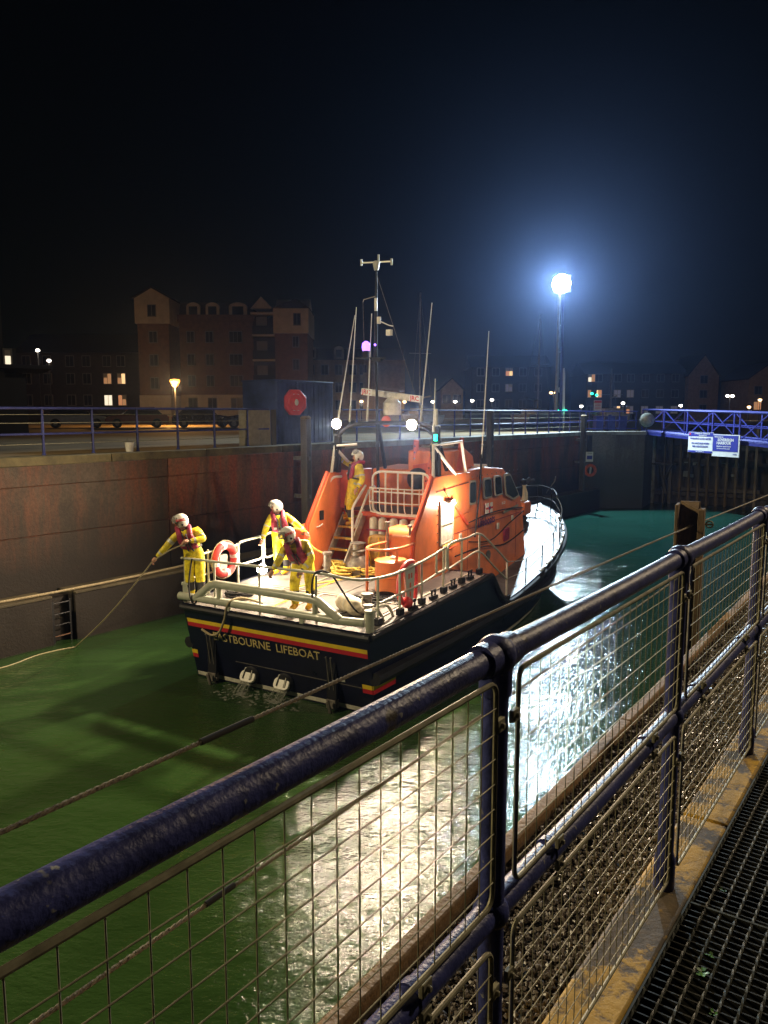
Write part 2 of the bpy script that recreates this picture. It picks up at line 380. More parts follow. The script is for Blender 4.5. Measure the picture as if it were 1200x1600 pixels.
# --- concrete of the lock walls: shutter marks, run-off, rust, weed below the tide line
def wall_mat(name, top, low, rust):
    n, l, b = nodes_of(name)
    g = n.new('ShaderNodeNewGeometry'); sp = n.new('ShaderNodeSeparateXYZ'); l.new(g.outputs['Position'], sp.inputs[0])
    vv = n.new('ShaderNodeMapping'); vv.inputs['Scale'].default_value = (1, 1, 0.12); l.new(g.outputs['Position'], vv.inputs['Vector'])
    streak = noise(n, l, vv.outputs[0], 1.6, 6, 0.7); blot = noise(n, l, g.outputs['Position'], 0.30, 7, 0.68); fine = noise(n, l, g.outputs['Position'], 14, 5, 0.7)
    c = ramp(n, l, blot.outputs['Fac'], [(0.34, tuple(x * 0.22 for x in top)), (0.5, tuple(x * .8 for x in top)), (0.66, tuple(x * 1.35 for x in top))])
    c = mixc(n, l, ramp(n, l, streak.outputs['Fac'], [(0.45, (0, 0, 0)), (0.62, (0.9,) * 3)]).outputs['Color'], c.outputs['Color'], rust)
    zz = n.new('ShaderNodeMath'); zz.operation = 'MULTIPLY_ADD'; zz.inputs[1].default_value = 1.0; l.new(sp.outputs['Z'], zz.inputs[0])
    wob = n.new('ShaderNodeMath'); wob.operation = 'MULTIPLY'; wob.inputs[1].default_value = 1.3; l.new(streak.outputs['Fac'], wob.inputs[0]); l.new(wob.outputs[0], zz.inputs[2])
    tide = n.new('ShaderNodeMapRange'); tide.inputs['From Min'].default_value = 2.3; tide.inputs['From Max'].default_value = 4.0; l.new(zz.outputs[0], tide.inputs['Value'])
    c = mixc(n, l, 0.55, c, ramp(n, l, fine.outputs['Fac'], [(0.35, (.35, .33, .32)), (0.62, (1.25, 1.2, 1.15))]).outputs['Color'], 'MULTIPLY')
    c = mixc(n, l, tide.outputs[0], low, c)
    l.new(c, b.inputs['Base Color']); b.inputs['Roughness'].default_value = 0.72
    bp = n.new('ShaderNodeBump'); bp.inputs['Strength'].default_value = 0.5; bp.inputs['Distance'].default_value = 0.03
    ad = n.new('ShaderNodeMath'); l.new(fine.outputs['Fac'], ad.inputs[0]); l.new(blot.outputs['Fac'], ad.inputs[1]); l.new(ad.outputs[0], bp.inputs['Height']); l.new(bp.outputs[0], b.inputs['Normal'])
wall_mat('lock_concrete', (0.20, 0.100, 0.054), (0.015, 0.010, 0.006), (0.34, 0.080, 0.030))
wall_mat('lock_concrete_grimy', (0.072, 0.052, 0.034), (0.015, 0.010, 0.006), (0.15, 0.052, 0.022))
wall_mat('gate_concrete', (0.21, 0.20, 0.18), (0.05, 0.052, 0.045), (0.09, 0.08, 0.06))

def nf(l_): return -16.5 + 0.052 * l_
def nu(l_): return nf(l_) - 0.7
rzL = -LA
QZ = 4.3
def strip(mb, f0, f1, l0, l1, z0, z1, fr=lambda v: v):
    """a slab in the lock frame, front face along f1(l), back along f0(l)"""
    pts = [(f0(l0), l0), (f1(l0), l0), (f1(l1), l1), (f0(l1), l1)]
    mb.prism(pts, lambda a, c, d: Vector((a, c, d)), z0, z1)
far_wall = thing('lock_wall', 'long stained concrete lock wall across the water, with ledge and pale coping', 'wall', (0, 0, 0), rzL)
edges = [-24, -14, -6, 0.2, 6.8, 13.7, 19.0, 25.0, 31.0, 36.4, 41.5]
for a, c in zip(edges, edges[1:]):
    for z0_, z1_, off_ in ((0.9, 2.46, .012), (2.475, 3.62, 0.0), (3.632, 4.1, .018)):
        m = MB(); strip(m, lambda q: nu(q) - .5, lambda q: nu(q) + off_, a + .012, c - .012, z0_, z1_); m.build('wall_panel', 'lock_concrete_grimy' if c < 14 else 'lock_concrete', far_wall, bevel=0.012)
m = MB(); strip(m, lambda q: nu(q) - .6, lambda q: nu(q) - .03, -24, 41.5, 0.9, 4.08); m.build('joint_backing', 'lock_concrete', far_wall)
low_edges = [(-24, -16), (-16, -8), (-8, 0), (0, 5), (5, 9.85), (10.4, 15), (15, 21), (21, 27), (27, 33), (33, 38), (38, 42.4)]
for a, c in low_edges:
    m = MB(); strip(m, lambda q: nf(q) - 1.1, nf, a + .01, c - .01, -1.5, 1.1); m.build('lower_wall_panel', 'lock_concrete', far_wall, bevel=0.02)
m = MB(); strip(m, lambda q: nf(q) - 1.1, lambda q: nf(q) - .28, -24, 42.0, -1.5, 1.06); m.build('recess_back', 'lock_concrete', far_wall)
for a, c in low_edges:
    m = MB(); strip(m, lambda q: nf(q) - .68, lambda q: nf(q) + .03, a + .01, c - .01, 1.104, 1.16); m.build('ledge_slab', 'ledge', far_wall, bevel=0.01)
k = -24.0
while k < 41.4:
    e = min(k + 3.0, 41.5); m = MB(); strip(m, lambda q: nu(q) - .75, lambda q: nu(q) + .05, k + .008, e - .008, 4.1, QZ + 0.006); m.build('coping_stone', 'coping' if k > 20 else 'coping_dim', far_wall, bevel=0.015); k = e  # pale copy only along the floodlit stretch: the light is put into the colour
m = MB(); m.prism([(nu(41.5) - .02, 41.5), (-12.4, 43.8), (-12.9, 48), (-16, 48)], lambda a, c, d: Vector((a, c, d)), -1.5, 4.12); m.build('return_wall', 'gate_concrete', far_wall, bevel=0.02)
m = MB(); m.prism([(nu(41.5) - .02, 41.46), (-12.34, 43.76), (-12.5, 44.6), (-15.9, 42.3)], lambda a, c, d: Vector((a, c, d)), 4.12, QZ + 0.008); m.build('return_coping', 'coping', far_wall, bevel=0.015)
# ladder let into the lower wall
lad = thing('wall_ladder', 'dark wall ladder with one rusty rung in a recess of the far lock wall', 'ladder', Lk(nf(10.12) - .1, 10.12, -0.2), rzL)
for dy in (-.22, .22): MB().bar((0, dy, -.6), (0, dy, 1.2), .05, .03).build('stile', 'rubber', lad)
for i, z in enumerate((0.1, .36, .62, .88, 1.14)): MB().cyl((0, -.2, z), (0, .2, z), .016, 8).build('rung', 'wall_brick' if i == 1 else 'rubber', lad)
# pale hose lying on the ledge
hp = smooth_path([Lk(nf(q) - off, q, 1.18 + dz) for q, off, dz in ((7.2, .5, .02), (8.6, .22, .02), (10.2, .1, .03), (12, .14, .03), (13.6, .2, .05), (15.5, .5, .02))], 8)
tag(MB().tube(hp, .028, 8).build('hose', 'rope_tan'), 'pale hose lying along the ledge of the far lock wall', 'hose')

# --- ground sheets
m = MB(); pts = [(nu(-60) - .3, -60), (nu(41.3) - .3, 41.3), (-15.6, 42.4), (-12.5, 44.6), (-13.2, 62), (700, 62), (700, 700), (-700, 700), (-700, -60)]
m.add([Lk(a, c, QZ) for a, c in pts], [tuple(range(len(pts)))]); structure(m.build('far_ground', 'ground_quay', smooth=0))
m = MB(); m.add([Lk(a, c, 3.44) for a, c in [(-1.24, -60), (200, -60), (200, 62), (-1.24, 62)]], [(0, 1, 2, 3)]); structure(m.build('near_ground', 'under_ground', smooth=0))
nw = thing('near_lock_wall', 'concrete lock wall below the near railing', 'wall', Lk(-1.27, 0, 0), rzL)
m = MB(); m.box((0.14, 10, 1.0), (.30, 100, 4.6)); m.build('wall_face', 'gate_concrete', nw)
# far end of the basin beyond the bridge
m = MB(); m.box((24, 62.2, 1.3), (76, .5, 6.0)); eb = m.build('basin_end_wall', 'gate_concrete'); eb.rotation_euler = (0, 0, rzL)
tag(eb, 'dark basin wall far beyond the blue bridge', 'wall')

# --- kerb with worn yellow paint
n, l, b = nodes_of('kerb_paint')
g = n.new('ShaderNodeNewGeometry')
pch = noise(n, l, g.outputs['Position'], 4.2, 8, 0.72); gr = noise(n, l, g.outputs['Position'], 30, 5, .7)
base = ramp(n, l, gr.outputs['Fac'], [(0.3, (0.06, 0.045, 0.025)), (0.7, (0.16, 0.11, 0.055))])
pnt = ramp(n, l, gr.outputs['Fac'], [(0.25, (0.50, 0.29, 0.03)), (0.7, (0.66, 0.41, 0.05))])
c = mixc(n, l, ramp(n, l, pch.outputs['Fac'], [(0.47, (0, 0, 0)), (0.53, (1, 1, 1))]).outputs['Color'], base.outputs['Color'], pnt.outputs['Color'])
l.new(c, b.inputs['Base Color']); b.inputs['Roughness'].default_value = 0.7
bp = n.new('ShaderNodeBump'); bp.inputs['Strength'].default_value = 0.7; bp.inputs['Distance'].default_value = 0.012; l.new(pch.outputs['Fac'], bp.inputs['Height']); l.new(bp.outputs[0], b.inputs['Normal'])
def nk(q): return -0.665 + 0.031 * q          # the railing line
kerb = thing('quay_kerb', 'low concrete kerb with worn yellow paint under the near railing', 'kerb', (0, 0, 0), rzL)
for a, c in ((-1.5, .7), (.7, 3.05), (3.05, 5.6), (5.6, 8.2), (8.2, 12.0)):
    m = MB(); strip(m, lambda q: nk(q) - .085, lambda q: nk(q) + .085, a + .003, c - .003, 3.40, 3.72); m.build('kerb_stone', 'kerb_paint', kerb, bevel=0.012)

# --- gravel strip and timber edging
gb = MB(); gb.add([Lk(-1.22, -1, 3.57), Lk(nk(-1) - .08, -1, 3.57), Lk(nk(12) - .08, 12, 3.57), Lk(-1.16, 12, 3.57)], [(0, 1, 2, 3)])
structure(gb.build('gravel_bed', 'gravel_bed', smooth=0))
gv = MB(); octa = [(1, 0, 0), (-1, 0, 0), (0, 1, 0), (0, -1, 0), (0, 0, 1), (0, 0, -1)]
ofs = [(0, 2, 4), (2, 1, 4), (1, 3, 4), (3, 0, 4), (2, 0, 5), (1, 2, 5), (3, 1, 5), (0, 3, 5)]
def stones(cnt, l0, l1, r0, r1):
    for _ in range(cnt):
        q = random.uniform(l0, l1); a = random.uniform(-1.17, nk(q) - .07); r = random.uniform(r0, r1); an = random.uniform(0, 6.28)
        sx, sy, sz = random.uniform(.8, 1.4), random.uniform(.7, 1.1), random.uniform(.5, .9); ca, sa = math.cos(an), math.sin(an); tl = random.uniform(-.5, .5)
        p = Lk(a, q, 3.572 + random.uniform(0, .02)); vs = []
        for x, y, z in octa:
            x, y, z = x * sx * r * random.uniform(.75, 1.2), y * sy * r * random.uniform(.75, 1.2), z * sz * r
            z += x * tl; vs.append((p.x + x * ca - y * sa, p.y + x * sa + y * ca, p.z + z))
        gv.add(vs, ofs)
stones(11000, 0.6, 3.6, .006, .013); stones(7000, 3.6, 7.5, .008, .015); stones(1500, 7.5, 12, .012, .02)
gvo = gv.build('gravel', 'stone', smooth=0, fix=False); tag(gvo, 'wet brown gravel strip between the near kerb and the timber edging', 'gravel', kind='stuff')
ed = thing('timber_edging', 'reddish timber edging board along the gravel strip', 'edging', (0, 0, 0), rzL)
for a, c in ((-1, 1.1), (1.1, 4.1), (4.1, 7.1), (7.1, 10.1), (10.1, 13)):
    m = MB(); strip(m, lambda q: -1.262 + .008 * q, lambda q: -1.205 + .008 * q, a + .003, c - .003, 3.44, 3.625); m.build('plank', 'edging_wood', ed, bevel=0.008)

# --- walkway grating
gt = thing('walkway_grating', 'dark open steel grating of the near walkway', 'grating', (0, 0, 0), rzL)
m = MB(); m.box((0, 0, 0), (1.25, .005, .032)); bear = m.mesh('bearing_bar', 'grating_dark', 0)
for i in range(150):
    q = 1.05 + i * .031; put('bearing_bar', bear, gt, loc=(nk(q) + .088 + .625, q, 3.70))
m = MB(); rings = []
for i in range(0, 281):
    a = i * 0.55; y = i * 0.0165
    rings.append([Vector((.0046 * math.cos(a + j * math.pi / 2), y, .0046 * math.sin(a + j * math.pi / 2))) for j in range(4)])
m.loft(rings); rod = m.mesh('twisted_rod', 'grating', 0)
for i in range(24): put('twisted_rod', rod, gt, loc=(-0.535 + i * .046, 1.05, 3.716), rot=(0, 0, -0.03))
for i, q in enumerate((2.48, 4.9)):
    m = MB(); m.box((0, 0, 0), (1.25, .008, .045)); put('end_bar', m.mesh('end_bar', 'grating', 0), gt, loc=(nk(q) + .088 + .625, q, 3.698))
m = MB(); m.bar((nk(1.05) + .09, 1.05, 3.70), (nk(5.7) + .09, 5.7, 3.70), .006, .045); m.build('side_bar', 'grating', gt)
# little weeds through the grating
for i, (a, q, sc) in enumerate(((-.39, 2.16, 1.0), (-.385, 2.25, .8), (-.33, 2.02, .5), (-.42, 2.6, .5))):
    m = MB()
    for j in range(9):
        an = random.uniform(0, 6.28); ln_ = random.uniform(.012, .024) * sc; w = ln_ * .4; d = Vector((math.cos(an), math.sin(an), random.uniform(.1, .6))).normalized(); sd = Vector((-d.y, d.x, 0)).normalized()
        o = Vector((random.uniform(-.01, .01) * sc, random.uniform(-.01, .01) * sc, 0)); m.add([o, o + d * ln_ * .5 + sd * w, o + d * ln_, o + d * ln_ * .5 - sd * w], [(0, 1, 2, 3)])
    o = m.build('weed', 'leaf', smooth=0); o.location = Lk(a, q, 3.722)
    tag(o, ['larger bright green weed growing through the walkway grating', 'second weed touching the larger one in the grating', 'tiny weed nearest the camera in the grating', 'tiny weed farthest along the grating'][i], 'weed', 'weeds in the walkway grating')

# ================================================================== NEAR RAILING
rail = thing('guard_railing', 'dark blue tubular guard railing with wire mesh panels in the foreground', 'railing', (0, 0, 0), rzL)
PL = [-1.23, 0.02, 1.284, 2.515, 3.80, 5.08, 6.35, 7.62]
PP = [(nk(q) + (.0 if i != 0 else 0), q) for i, q in enumerate(PL)]
ZT, ZM, ZG = 4.845, 4.32, 3.72
for a, q in PP:
    p = MB(); p.tube([(a, q, ZG - .01), (a, q, ZG + .10), (a, q, ZG + .13), (a, q, ZT)], [.034, .034, .026, .026], 20); post = p.build('post', 'rail_blue', rail)
    j = MB(); j.ball((a, q, ZT), .040, 20, 12); d = Vector((.031, 1, 0)).normalized()
    for s_ in (-1, 1): c0 = Vector((a, q, ZT)) + d * s_ * .02; j.cyl(c0, c0 + d * s_ * .040, .0325, 20)
    j.cyl((a, q, ZT - .075), (a, q, ZT - .02), .032, 20); j.build('top_joint', 'rail_blue', post)
    j = MB(); j.ball((a, q, ZM), .037, 18, 10); j.build('middle_joint', 'rail_blue', post)
for (a, q), (a2, q2) in zip(PP, PP[1:]):
    for z, nm in ((ZT, 'top_rail'), (ZM, 'middle_rail')):
        pts = [(a + (a2 - a) * t / 10, q + (q2 - q) * t / 10, z - .004 * math.sin(math.pi * t / 10)) for t in range(11)]
        MB().tube(pts, .026, 24).build(nm, 'rail_blue', rail)
def clamp(parent, a, q, z):
    m = MB(); m.box((a, q, z), (.010, .030, .026)); m.cyl((a - .004, q, z), (a + .012, q, z), .006, 8); return m.build('clamp', 'galv', parent, bevel=.002)
bays = list(zip(PP, PP[1:]))[1:5]
for bi, ((a, q), (a2, q2)) in enumerate(bays):
    for z0, z1 in ((4.368, 4.811), (3.775, 4.276)):
        off = 0.026
        def pt(t, z): return Vector((a + (a2 - a) * t + off, q + (q2 - q) * t, z))
        t0, t1 = .046 / (q2 - q), 1 - .046 / (q2 - q); L = (q2 - q) * (t1 - t0)
        corner = [(t0 + (x + L / 2) / L * (t1 - t0), (z0 + z1) / 2 + y) for x, y in round_rect(L, z1 - z0, .025, 4)]
        m = MB(); m.tube([pt(t, z) for t, z in corner], .0052, 8, closed=True); pan = m.build('mesh_panel', 'galv', rail)
        nv = 23; nh = round((z1 - z0) / .0505)
        for i in range(1, nv):
            t = t0 + (t1 - t0) * i / nv; w = pt(t, z0); MB().tube([pt(t, z0), pt(t + .0006 * math.sin(i * 5), (z0 + z1) / 2), pt(t, z1)], .00125, 5).build('wire', 'galv', pan)
        for i in range(1, nh):
            z = z0 + (z1 - z0) * i / nh; MB().tube([pt(t0, z) + Vector((.003, 0, 0)), pt(.5, z - .0008) + Vector((.003, 0, 0)), pt(t1, z) + Vector((.003, 0, 0))], .00125, 5).build('wire', 'galv', pan)
        for t in (t0 - .012, t1 + .012):
            p = pt(t, z0 + (z1 - z0) * .8); clamp(pan, p.x, p.y, p.z)
        for t in (.22, .78):
            p = pt(t, z0 if z0 > 4.3 else z1); clamp(pan, p.x, p.y, p.z + (-.02 if z0 > 4.3 else .02))
    for t in (.22, .78):
        p0 = Vector((a + (a2 - a) * t, q + (q2 - q) * t, ZM)); d = Vector((a2 - a, q2 - q, 0)).normalized()
        MB().cyl(p0 - d * .011, p0 + d * .011, .0285, 20).build('band', 'rail_blue', rail)

# --- guard ropes hung outside the wall, and the timber channel they are made fast to
def rope(name, path, r, mname, pitch=.07, strands=3, step=.008, parent=None):
    P = smooth_path(path, 1) if False else [Vector(p) for p in path]
    L = [0]
    for a, c in zip(P, P[1:]): L.append(L[-1] + (c - a).length)
    tot = L[-1]; N = int(tot / step); m = MB(); cen = []; i = 0
    for k in range(N + 1):
        s_ = tot * k / N
        while i < len(P) - 2 and L[i + 1] < s_: i += 1
        cen.append(P[i].lerp(P[i + 1], (s_ - L[i]) / (L[i + 1] - L[i])))
    d = (P[-1] - P[0]).normalized(); u = d.cross(Vector((0, 0, 1))).normalized(); v = u.cross(d)
    for st in range(strands):
        m.tube([c + (u * math.cos(2 * math.pi * (k * tot / N / pitch + st / strands)) + v * math.sin(2 * math.pi * (k * tot / N / pitch + st / strands))) * r * .5 for k, c in enumerate(cen)], r * .56, 5)
    return m.build(name, mname, parent, smooth=60, fix=False)
def rz1(q): return 4.33 - .0045 * q - .0011 * q * q if q < 8 else 4.224 - .024 * (q - 8)
r1 = thing('guard_rope', 'upper twisted guard rope hanging along the lock edge, with a black sleeve', 'rope', Lk(-1.7, 1.5, 4.3), 0, 'guard ropes along the lock edge')
def loc_pts(root, pts): return [Vector(p) - root.location for p in pts]
rope('rope', loc_pts(r1, [Lk(-1.7, q * .25, rz1(q * .25)) for q in range(0, 60)]), .0075, 'rope_grey', parent=r1, step=.012)
MB().tube(loc_pts(r1, [Lk(-1.7, 1.50, rz1(1.5)), Lk(-1.7, 1.72, rz1(1.72))]), .0105, 10).build('sleeve', 'rope_black', r1)
r2 = thing('guard_rope', 'lower twisted guard rope seen through the mesh panels of the near railing', 'rope', Lk(-1.7, 1.5, 3.8), 0, 'guard ropes along the lock edge')
rope('rope', loc_pts(r2, [Lk(-1.7, q * .25, 3.80 - .012 * math.sin(min(q * .25, 8) / 8 * math.pi) - .02 * max(0, q * .25 - 7)) for q in range(0, 34)]), .0072, 'rope_grey', parent=r2, step=.012)
MB().tube(loc_pts(r2, [Lk(-1.7, 1.50, 3.795), Lk(-1.7, 1.62, 3.795)]), .010, 10).build('sleeve', 'rope_black', r2)
pile = thing('timber_channel_pile', 'tall three-board timber channel standing outside the near railing, rope made fast', 'pile', Lk(-1.72, 7.65, -1), rzL + R(8))
for nm, c, d in (('side_board', (-.105, 0, 2.72), (.03, .22, 5.44)), ('back_board', (0, .10, 2.73), (.18, .03, 5.46)), ('front_post', (.11, .02, 2.70), (.055, .20, 5.40))):
    m = MB(); m.box(c, d); m.build(nm, 'timber' if nm != 'back_board' else 'timber', pile, bevel=.006)
m = MB(); m.add([(-.09, .08, 5.46), (.08, .08, 5.46), (.08, -.06, 5.40), (-.09, .08, 5.43), (.08, .08, 5.43), (.08, -.06, 5.37)], [(0, 2, 1), (3, 4, 5), (0, 1, 4, 3), (1, 2, 5, 4), (2, 0, 3, 5)]); m.build('corner_gusset', 'timber', pile)
m = MB(); m.ring((.185, -.02, 5.26), .03, .007, 'y'); m.cyl((.14, -.02, 5.26), (.21, -.02, 5.26), .008); m.build('shackle', 'galv', pile)

# ================================================================== LIFEBOAT  (x starboard, y forward, z up from the water)
boat = thing('lifeboat', 'orange and navy lifeboat with EASTBOURNE LIFEBOAT across its stern', 'lifeboat', BO, -BH)
ST = [  # s, half beam at deck, sheer, half beam at waterline
    (0.0, 2.18, 1.58, 2.10), (1.0, 2.22, 1.62, 2.14), (2.2, 2.27, 1.67, 2.18), (3.6, 2.31, 1.725, 2.20), (4.75, 2.33, 1.77, 2.21), (4.98, 2.335, 1.74, 2.21),
    (5.25, 2.34, 1.45, 2.21), (5.55, 2.345, 1.15, 2.21), (5.85, 2.35, 0.98, 2.20), (6.3, 2.36, 0.95, 2.19), (7.2, 2.37, 1.03, 2.14), (8.4, 2.36, 1.17, 2.02),
    (9.6, 2.29, 1.33, 1.82), (10.8, 2.12, 1.51, 1.50), (11.8, 1.88, 1.67, 1.16), (12.8, 1.52, 1.83, 0.78), (13.7, 1.08, 1.97, 0.42), (14.4, 0.62, 2.07, 0.15), (14.85, 0.24, 2.13, 0.05), (15.0, 0.03, 2.15, 0.01)]
def hull_pt(s, hb, zs, hw, z):
    """half breadth and shifted station at height z"""
    rake = 0.30 * max(0, 1 - z / 1.58) * max(0, 1 - s / 1.0)                # transom rakes in towards the water
    bow = max(0, (s - 9.0) / 6.0) ** 1.6 * 1.5 * max(0, 1 - z / zs)          # stem rakes aft below
    if z >= 0:
        f = z / zs; t = hw + (hb - hw) * f ** 0.8
    else: t = hw * max(0.02, (1 + z / 0.9))
    return Vector((t, s + rake - bow, z))
def sec(st):
    s, hb, zs, hw = st; zz = [zs, zs * .82, zs * .62, zs * .45, zs * .28, zs * .12, 0.09, 0.0, -.3, -.88]
    return [hull_pt(s, hb, zs, hw, z) for z in zz]
rings = []
for st in ST:
    r_ = sec(st); rings.append(r_ + [Vector((-p.x, p.y, p.z)) for p in reversed(r_)])
m = MB(); rows = rings; m.sheet(rows); k = len(rings[0]); m.add(rings[0], [tuple(range(k))])
hull = m.build('hull', 'hull_navy', boat, smooth=40)
# deck over the whole hull, cambered, stepping down beside the wheelhouse
def deck_row(st, lift=0.0, cam=0.04):
    s, hb, zs, hw = st
    return [Vector((hb * u, s, zs - .012 + lift + cam * (1 - u * u))) for u in (-.985, -.8, -.5, -.2, 0, .2, .5, .8, .985)]
m = MB(); m.sheet([deck_row(s_, 0, .0) for s_ in ST[:5]]); dk = m.build('aft_deck', 'deck_grey', boat)
m = MB(); m.sheet([deck_row(s_, 0, .02) for s_ in ST[4:10]]); m.build('step_deck', 'hull_navy', boat)
m = MB(); m.sheet([deck_row(s_, 0, .06) for s_ in ST[9:]]); m.build('foredeck', 'foredeck', boat)
# deck panels: raised hatches separated by pale seams
for (x0, x1, y0, y1) in ((-1.95, -1.05, .35, 1.7), (-.95, -.05, .35, 1.7), (.05, .95, .35, 1.7), (1.05, 1.8, .6, 1.7), (-1.85, -.75, 1.85, 3.3), (-.65, .35, 1.85, 3.3), (.45, 1.0, 1.85, 2.2)):
    m = MB(); m.add([Vector((x, y, zd(y) + z)) for z in (-.01, .006) for x, y in ((x0, y0), (x1, y0), (x1, y1), (x0, y1))], [(3, 2, 1, 0), (4, 5, 6, 7), (0, 1, 5, 4), (1, 2, 6, 5), (2, 3, 7, 6), (3, 0, 4, 7)]); m.build('deck_panel', 'deck_grey', dk, bevel=.004)
for x0, y0, x1, y1, c in ((-1.0, .3, -1.0, 1.75, 'deck_line'), (0, .3, 0, 1.75, 'deck_line'), (1.0, .3, 1.0, 1.75, 'deck_line'), (-1.9, 1.775, 1.7, 1.775, 'deck_line'), (-.7, 1.8, -.7, 3.4, 'deck_line'), (-.35, .3, -.35, 2.9, 'hull_yellow'), (1.85, .6, 1.95, 4.6, 'deck_line')):
    m = MB(); m.bar((x0, y0, zd(y0) + .009), (x1, y1, zd(y1) + .009), .045, .006); m.build('deck_seam', c, dk)
# rubbing strakes
side = lambda sg, z=None, f=None, out=0.0: [Vector((sg * (hull_pt(*st, (z if z is not None else st[2] * f)).x + out), hull_pt(*st, (z if z is not None else st[2] * f)).y, (z if z is not None else st[2] * f))) for st in ST]
for sg in (1, -1):
    m = MB(); m.tube(smooth_path([(sg * (st[1] + .02), st[1] * 0 + st[0], st[2] - .075) for st in ST], 3), .07, 8); m.build('rubbing_strake', 'rubber', boat)
    m = MB(); p = [Vector((sg * (hull_pt(*st, .72).x + .05), hull_pt(*st, .72).y, .72)) for st in ST[:-3] if st[2] > .8]; m.tube(smooth_path(p, 3), [.12] * ((len(p) - 1) * 3 + 1), 8); m.build('side_fender', 'rubber', boat)
m = MB(); m.tube([(x / 10 * 2.2, -.02, 1.50) for x in range(-10, 11)], .055, 8); m.build('stern_strake', 'rubber', boat)
# --- transom paintwork: red and yellow band, lettering, boot-top
def tr(t, z, off=.012):       # point on the raked transom
    return Vector((t, .30 * max(0, 1 - z / 1.58) - off, z))
def tquad(x0, x1, z0, z1, name, mt, parent=hull, off=.006):
    m = MB(); vs = [tr(x0, z0, off), tr(x1, z0, off), tr(x1, z1, off), tr(x0, z1, off)]; vs += [v + Vector((0, .02, 0)) for v in vs]
    m.add(vs, [(0, 1, 2, 3), (7, 6, 5, 4), (0, 4, 5, 1), (1, 5, 6, 2), (2, 6, 7, 3), (3, 7, 4, 0)]); return m.build(name, mt, parent)
tquad(-2.12, 2.1, 1.185, 1.262, 'yellow_band', 'hull_yellow'); tquad(-2.12, 2.1, 1.098, 1.184, 'red_band', 'hull_red')
tquad(-2.08, 2.08, 0.035, 0.115, 'boot_top', 'boot_white')
slope = Vector((0, -.30 / 1.58, 1)).normalized()
M = frame_M(tr(-.205, .965, .012), (1, 0, 0), slope)
split_letters(text_mb('EASTBOURNE  LIFEBOAT', .235, depth=.003, M=M, spacing=.98), 'letter', 'letter_gold', hull)
for sg in (1, -1):            # short bands continuing on the quarter
    for z0, z1, mt, nm in ((.505, .585, 'hull_yellow', 'yellow_band'), (.42, .503, 'hull_red', 'red_band')):
        m = MB(); vs = []
        for s_, o in ((0.02, 0), (.16, 0), (.45, 0)):
            pass
        tquad(sg * 2.12 if sg < 0 else 1.92, -1.99 if sg < 0 else 2.12, z0, z1, nm, mt, hull, .008)
        a = [hull_pt(0, 2.18, 1.58, 2.10, z0), hull_pt(.9, 2.216, 1.615, 2.136, z0), hull_pt(.9, 2.216, 1.615, 2.136, z1), hull_pt(0, 2.18, 1.58, 2.10, z1)]
        m.add([Vector((sg * (p.x + .012), p.y, p.z)) for p in a] + [Vector((sg * (p.x - .02), p.y, p.z)) for p in a], [(0, 1, 2, 3), (7, 6, 5, 4), (0, 4, 5, 1), (1, 5, 6, 2), (2, 6, 7, 3), (3, 7, 4, 0)]); m.build(nm, mt, hull)
    m = MB(); rows = []
    for st in ST[:-2]:
        a, c = hull_pt(*st, .03), hull_pt(*st, .115); rows.append([Vector((sg * (a.x + .012), a.y, a.z)), Vector((sg * (c.x + .012), c.y, c.z))])
    m.sheet(rows); m.build('boot_top', 'boot_white', hull)
# seam above the exhausts
tquad(-1.0, 1.9, .50, .512, 'transom_seam', 'grey_steel', hull, .008)
tquad(1.23, 1.56, .555, .605, 'maker_plate', 'tape_grey', hull, .012)
# trim-tab rams
for x in (-1.56, 1.30):
    r_ = MB(); r_.box((x, tr(x, .62).y - .02, .62), (.22, .04, .86)); base = r_.build('trim_ram', 'black_metal', boat, bevel=.008)
    for dx in (-.045, .045): MB().cyl(tr(x + dx, .98, .07), tr(x + dx, .22, .09), .013, 8).build('ram_rod', 'grey_steel', base)
    m = MB(); m.box((x, tr(x, .12).y - .10, .12), (.20, .12, .16)); m.cyl((x - .12, tr(x, .1).y - .12, .1), (x + .12, tr(x, .1).y - .12, .1), .03, 10); m.bar((x, -.0, .22), (x + .05, .02, .0), .06, .05); m.build('ram_bracket', 'grey_steel', base, bevel=.006)
    for dx in (-.05, .05): m = MB(); m.ball(tr(x + dx, 1.0, .07), .022, 8, 6); m.build('bolt', 'grey_steel', base)
# exhaust flaps
for x in (-.67, .15):
    ex = MB(); c = tr(x, .27, .08); slope_t = slope; slope = Vector((0, .5, .87)).normalized(); fn_ = Vector((0, -.87, .5))
    ex.prism(round_rect(.36, .22, .09, 5), lambda a, q, d: c + Vector((a, 0, 0)) - fn_ * d + slope * q, -.03, .03); flap = ex.build('exhaust_flap', 'white_paint', boat, bevel=.01)
    flap['label'] = 'pale exhaust flap with water running out below'
    m = MB(); m.tube([c + Vector((-.10, 0, 0)) + fn_ * .045 + slope * -.05, c + Vector((-.085, 0, 0)) + fn_ * .05 + slope * .15, c + Vector((.085, 0, 0)) + fn_ * .05 + slope * .15, c + Vector((.10, 0, 0)) + fn_ * .045 + slope * -.05], .011, 6); m.build('flap_hinge', 'white_paint', flap)
    m = MB(); m.lathe([(.16, -.04), (.19, 0), (.16, .04)], 18, c + Vector((.04, .05, .02)), Matrix.Rotation(R(90), 4, 'X')); m.build('exhaust_pipe', 'rubber', flap)
    for dx in (-.085, .085): m = MB(); m.bar(c + Vector((dx, 0, 0)) + fn_ * .04 + slope * -.06, c + Vector((dx, 0, 0)) + fn_ * .04 + slope * .10, .02, .02); m.build('flap_strap', 'black_metal', flap)
    slope = slope_t

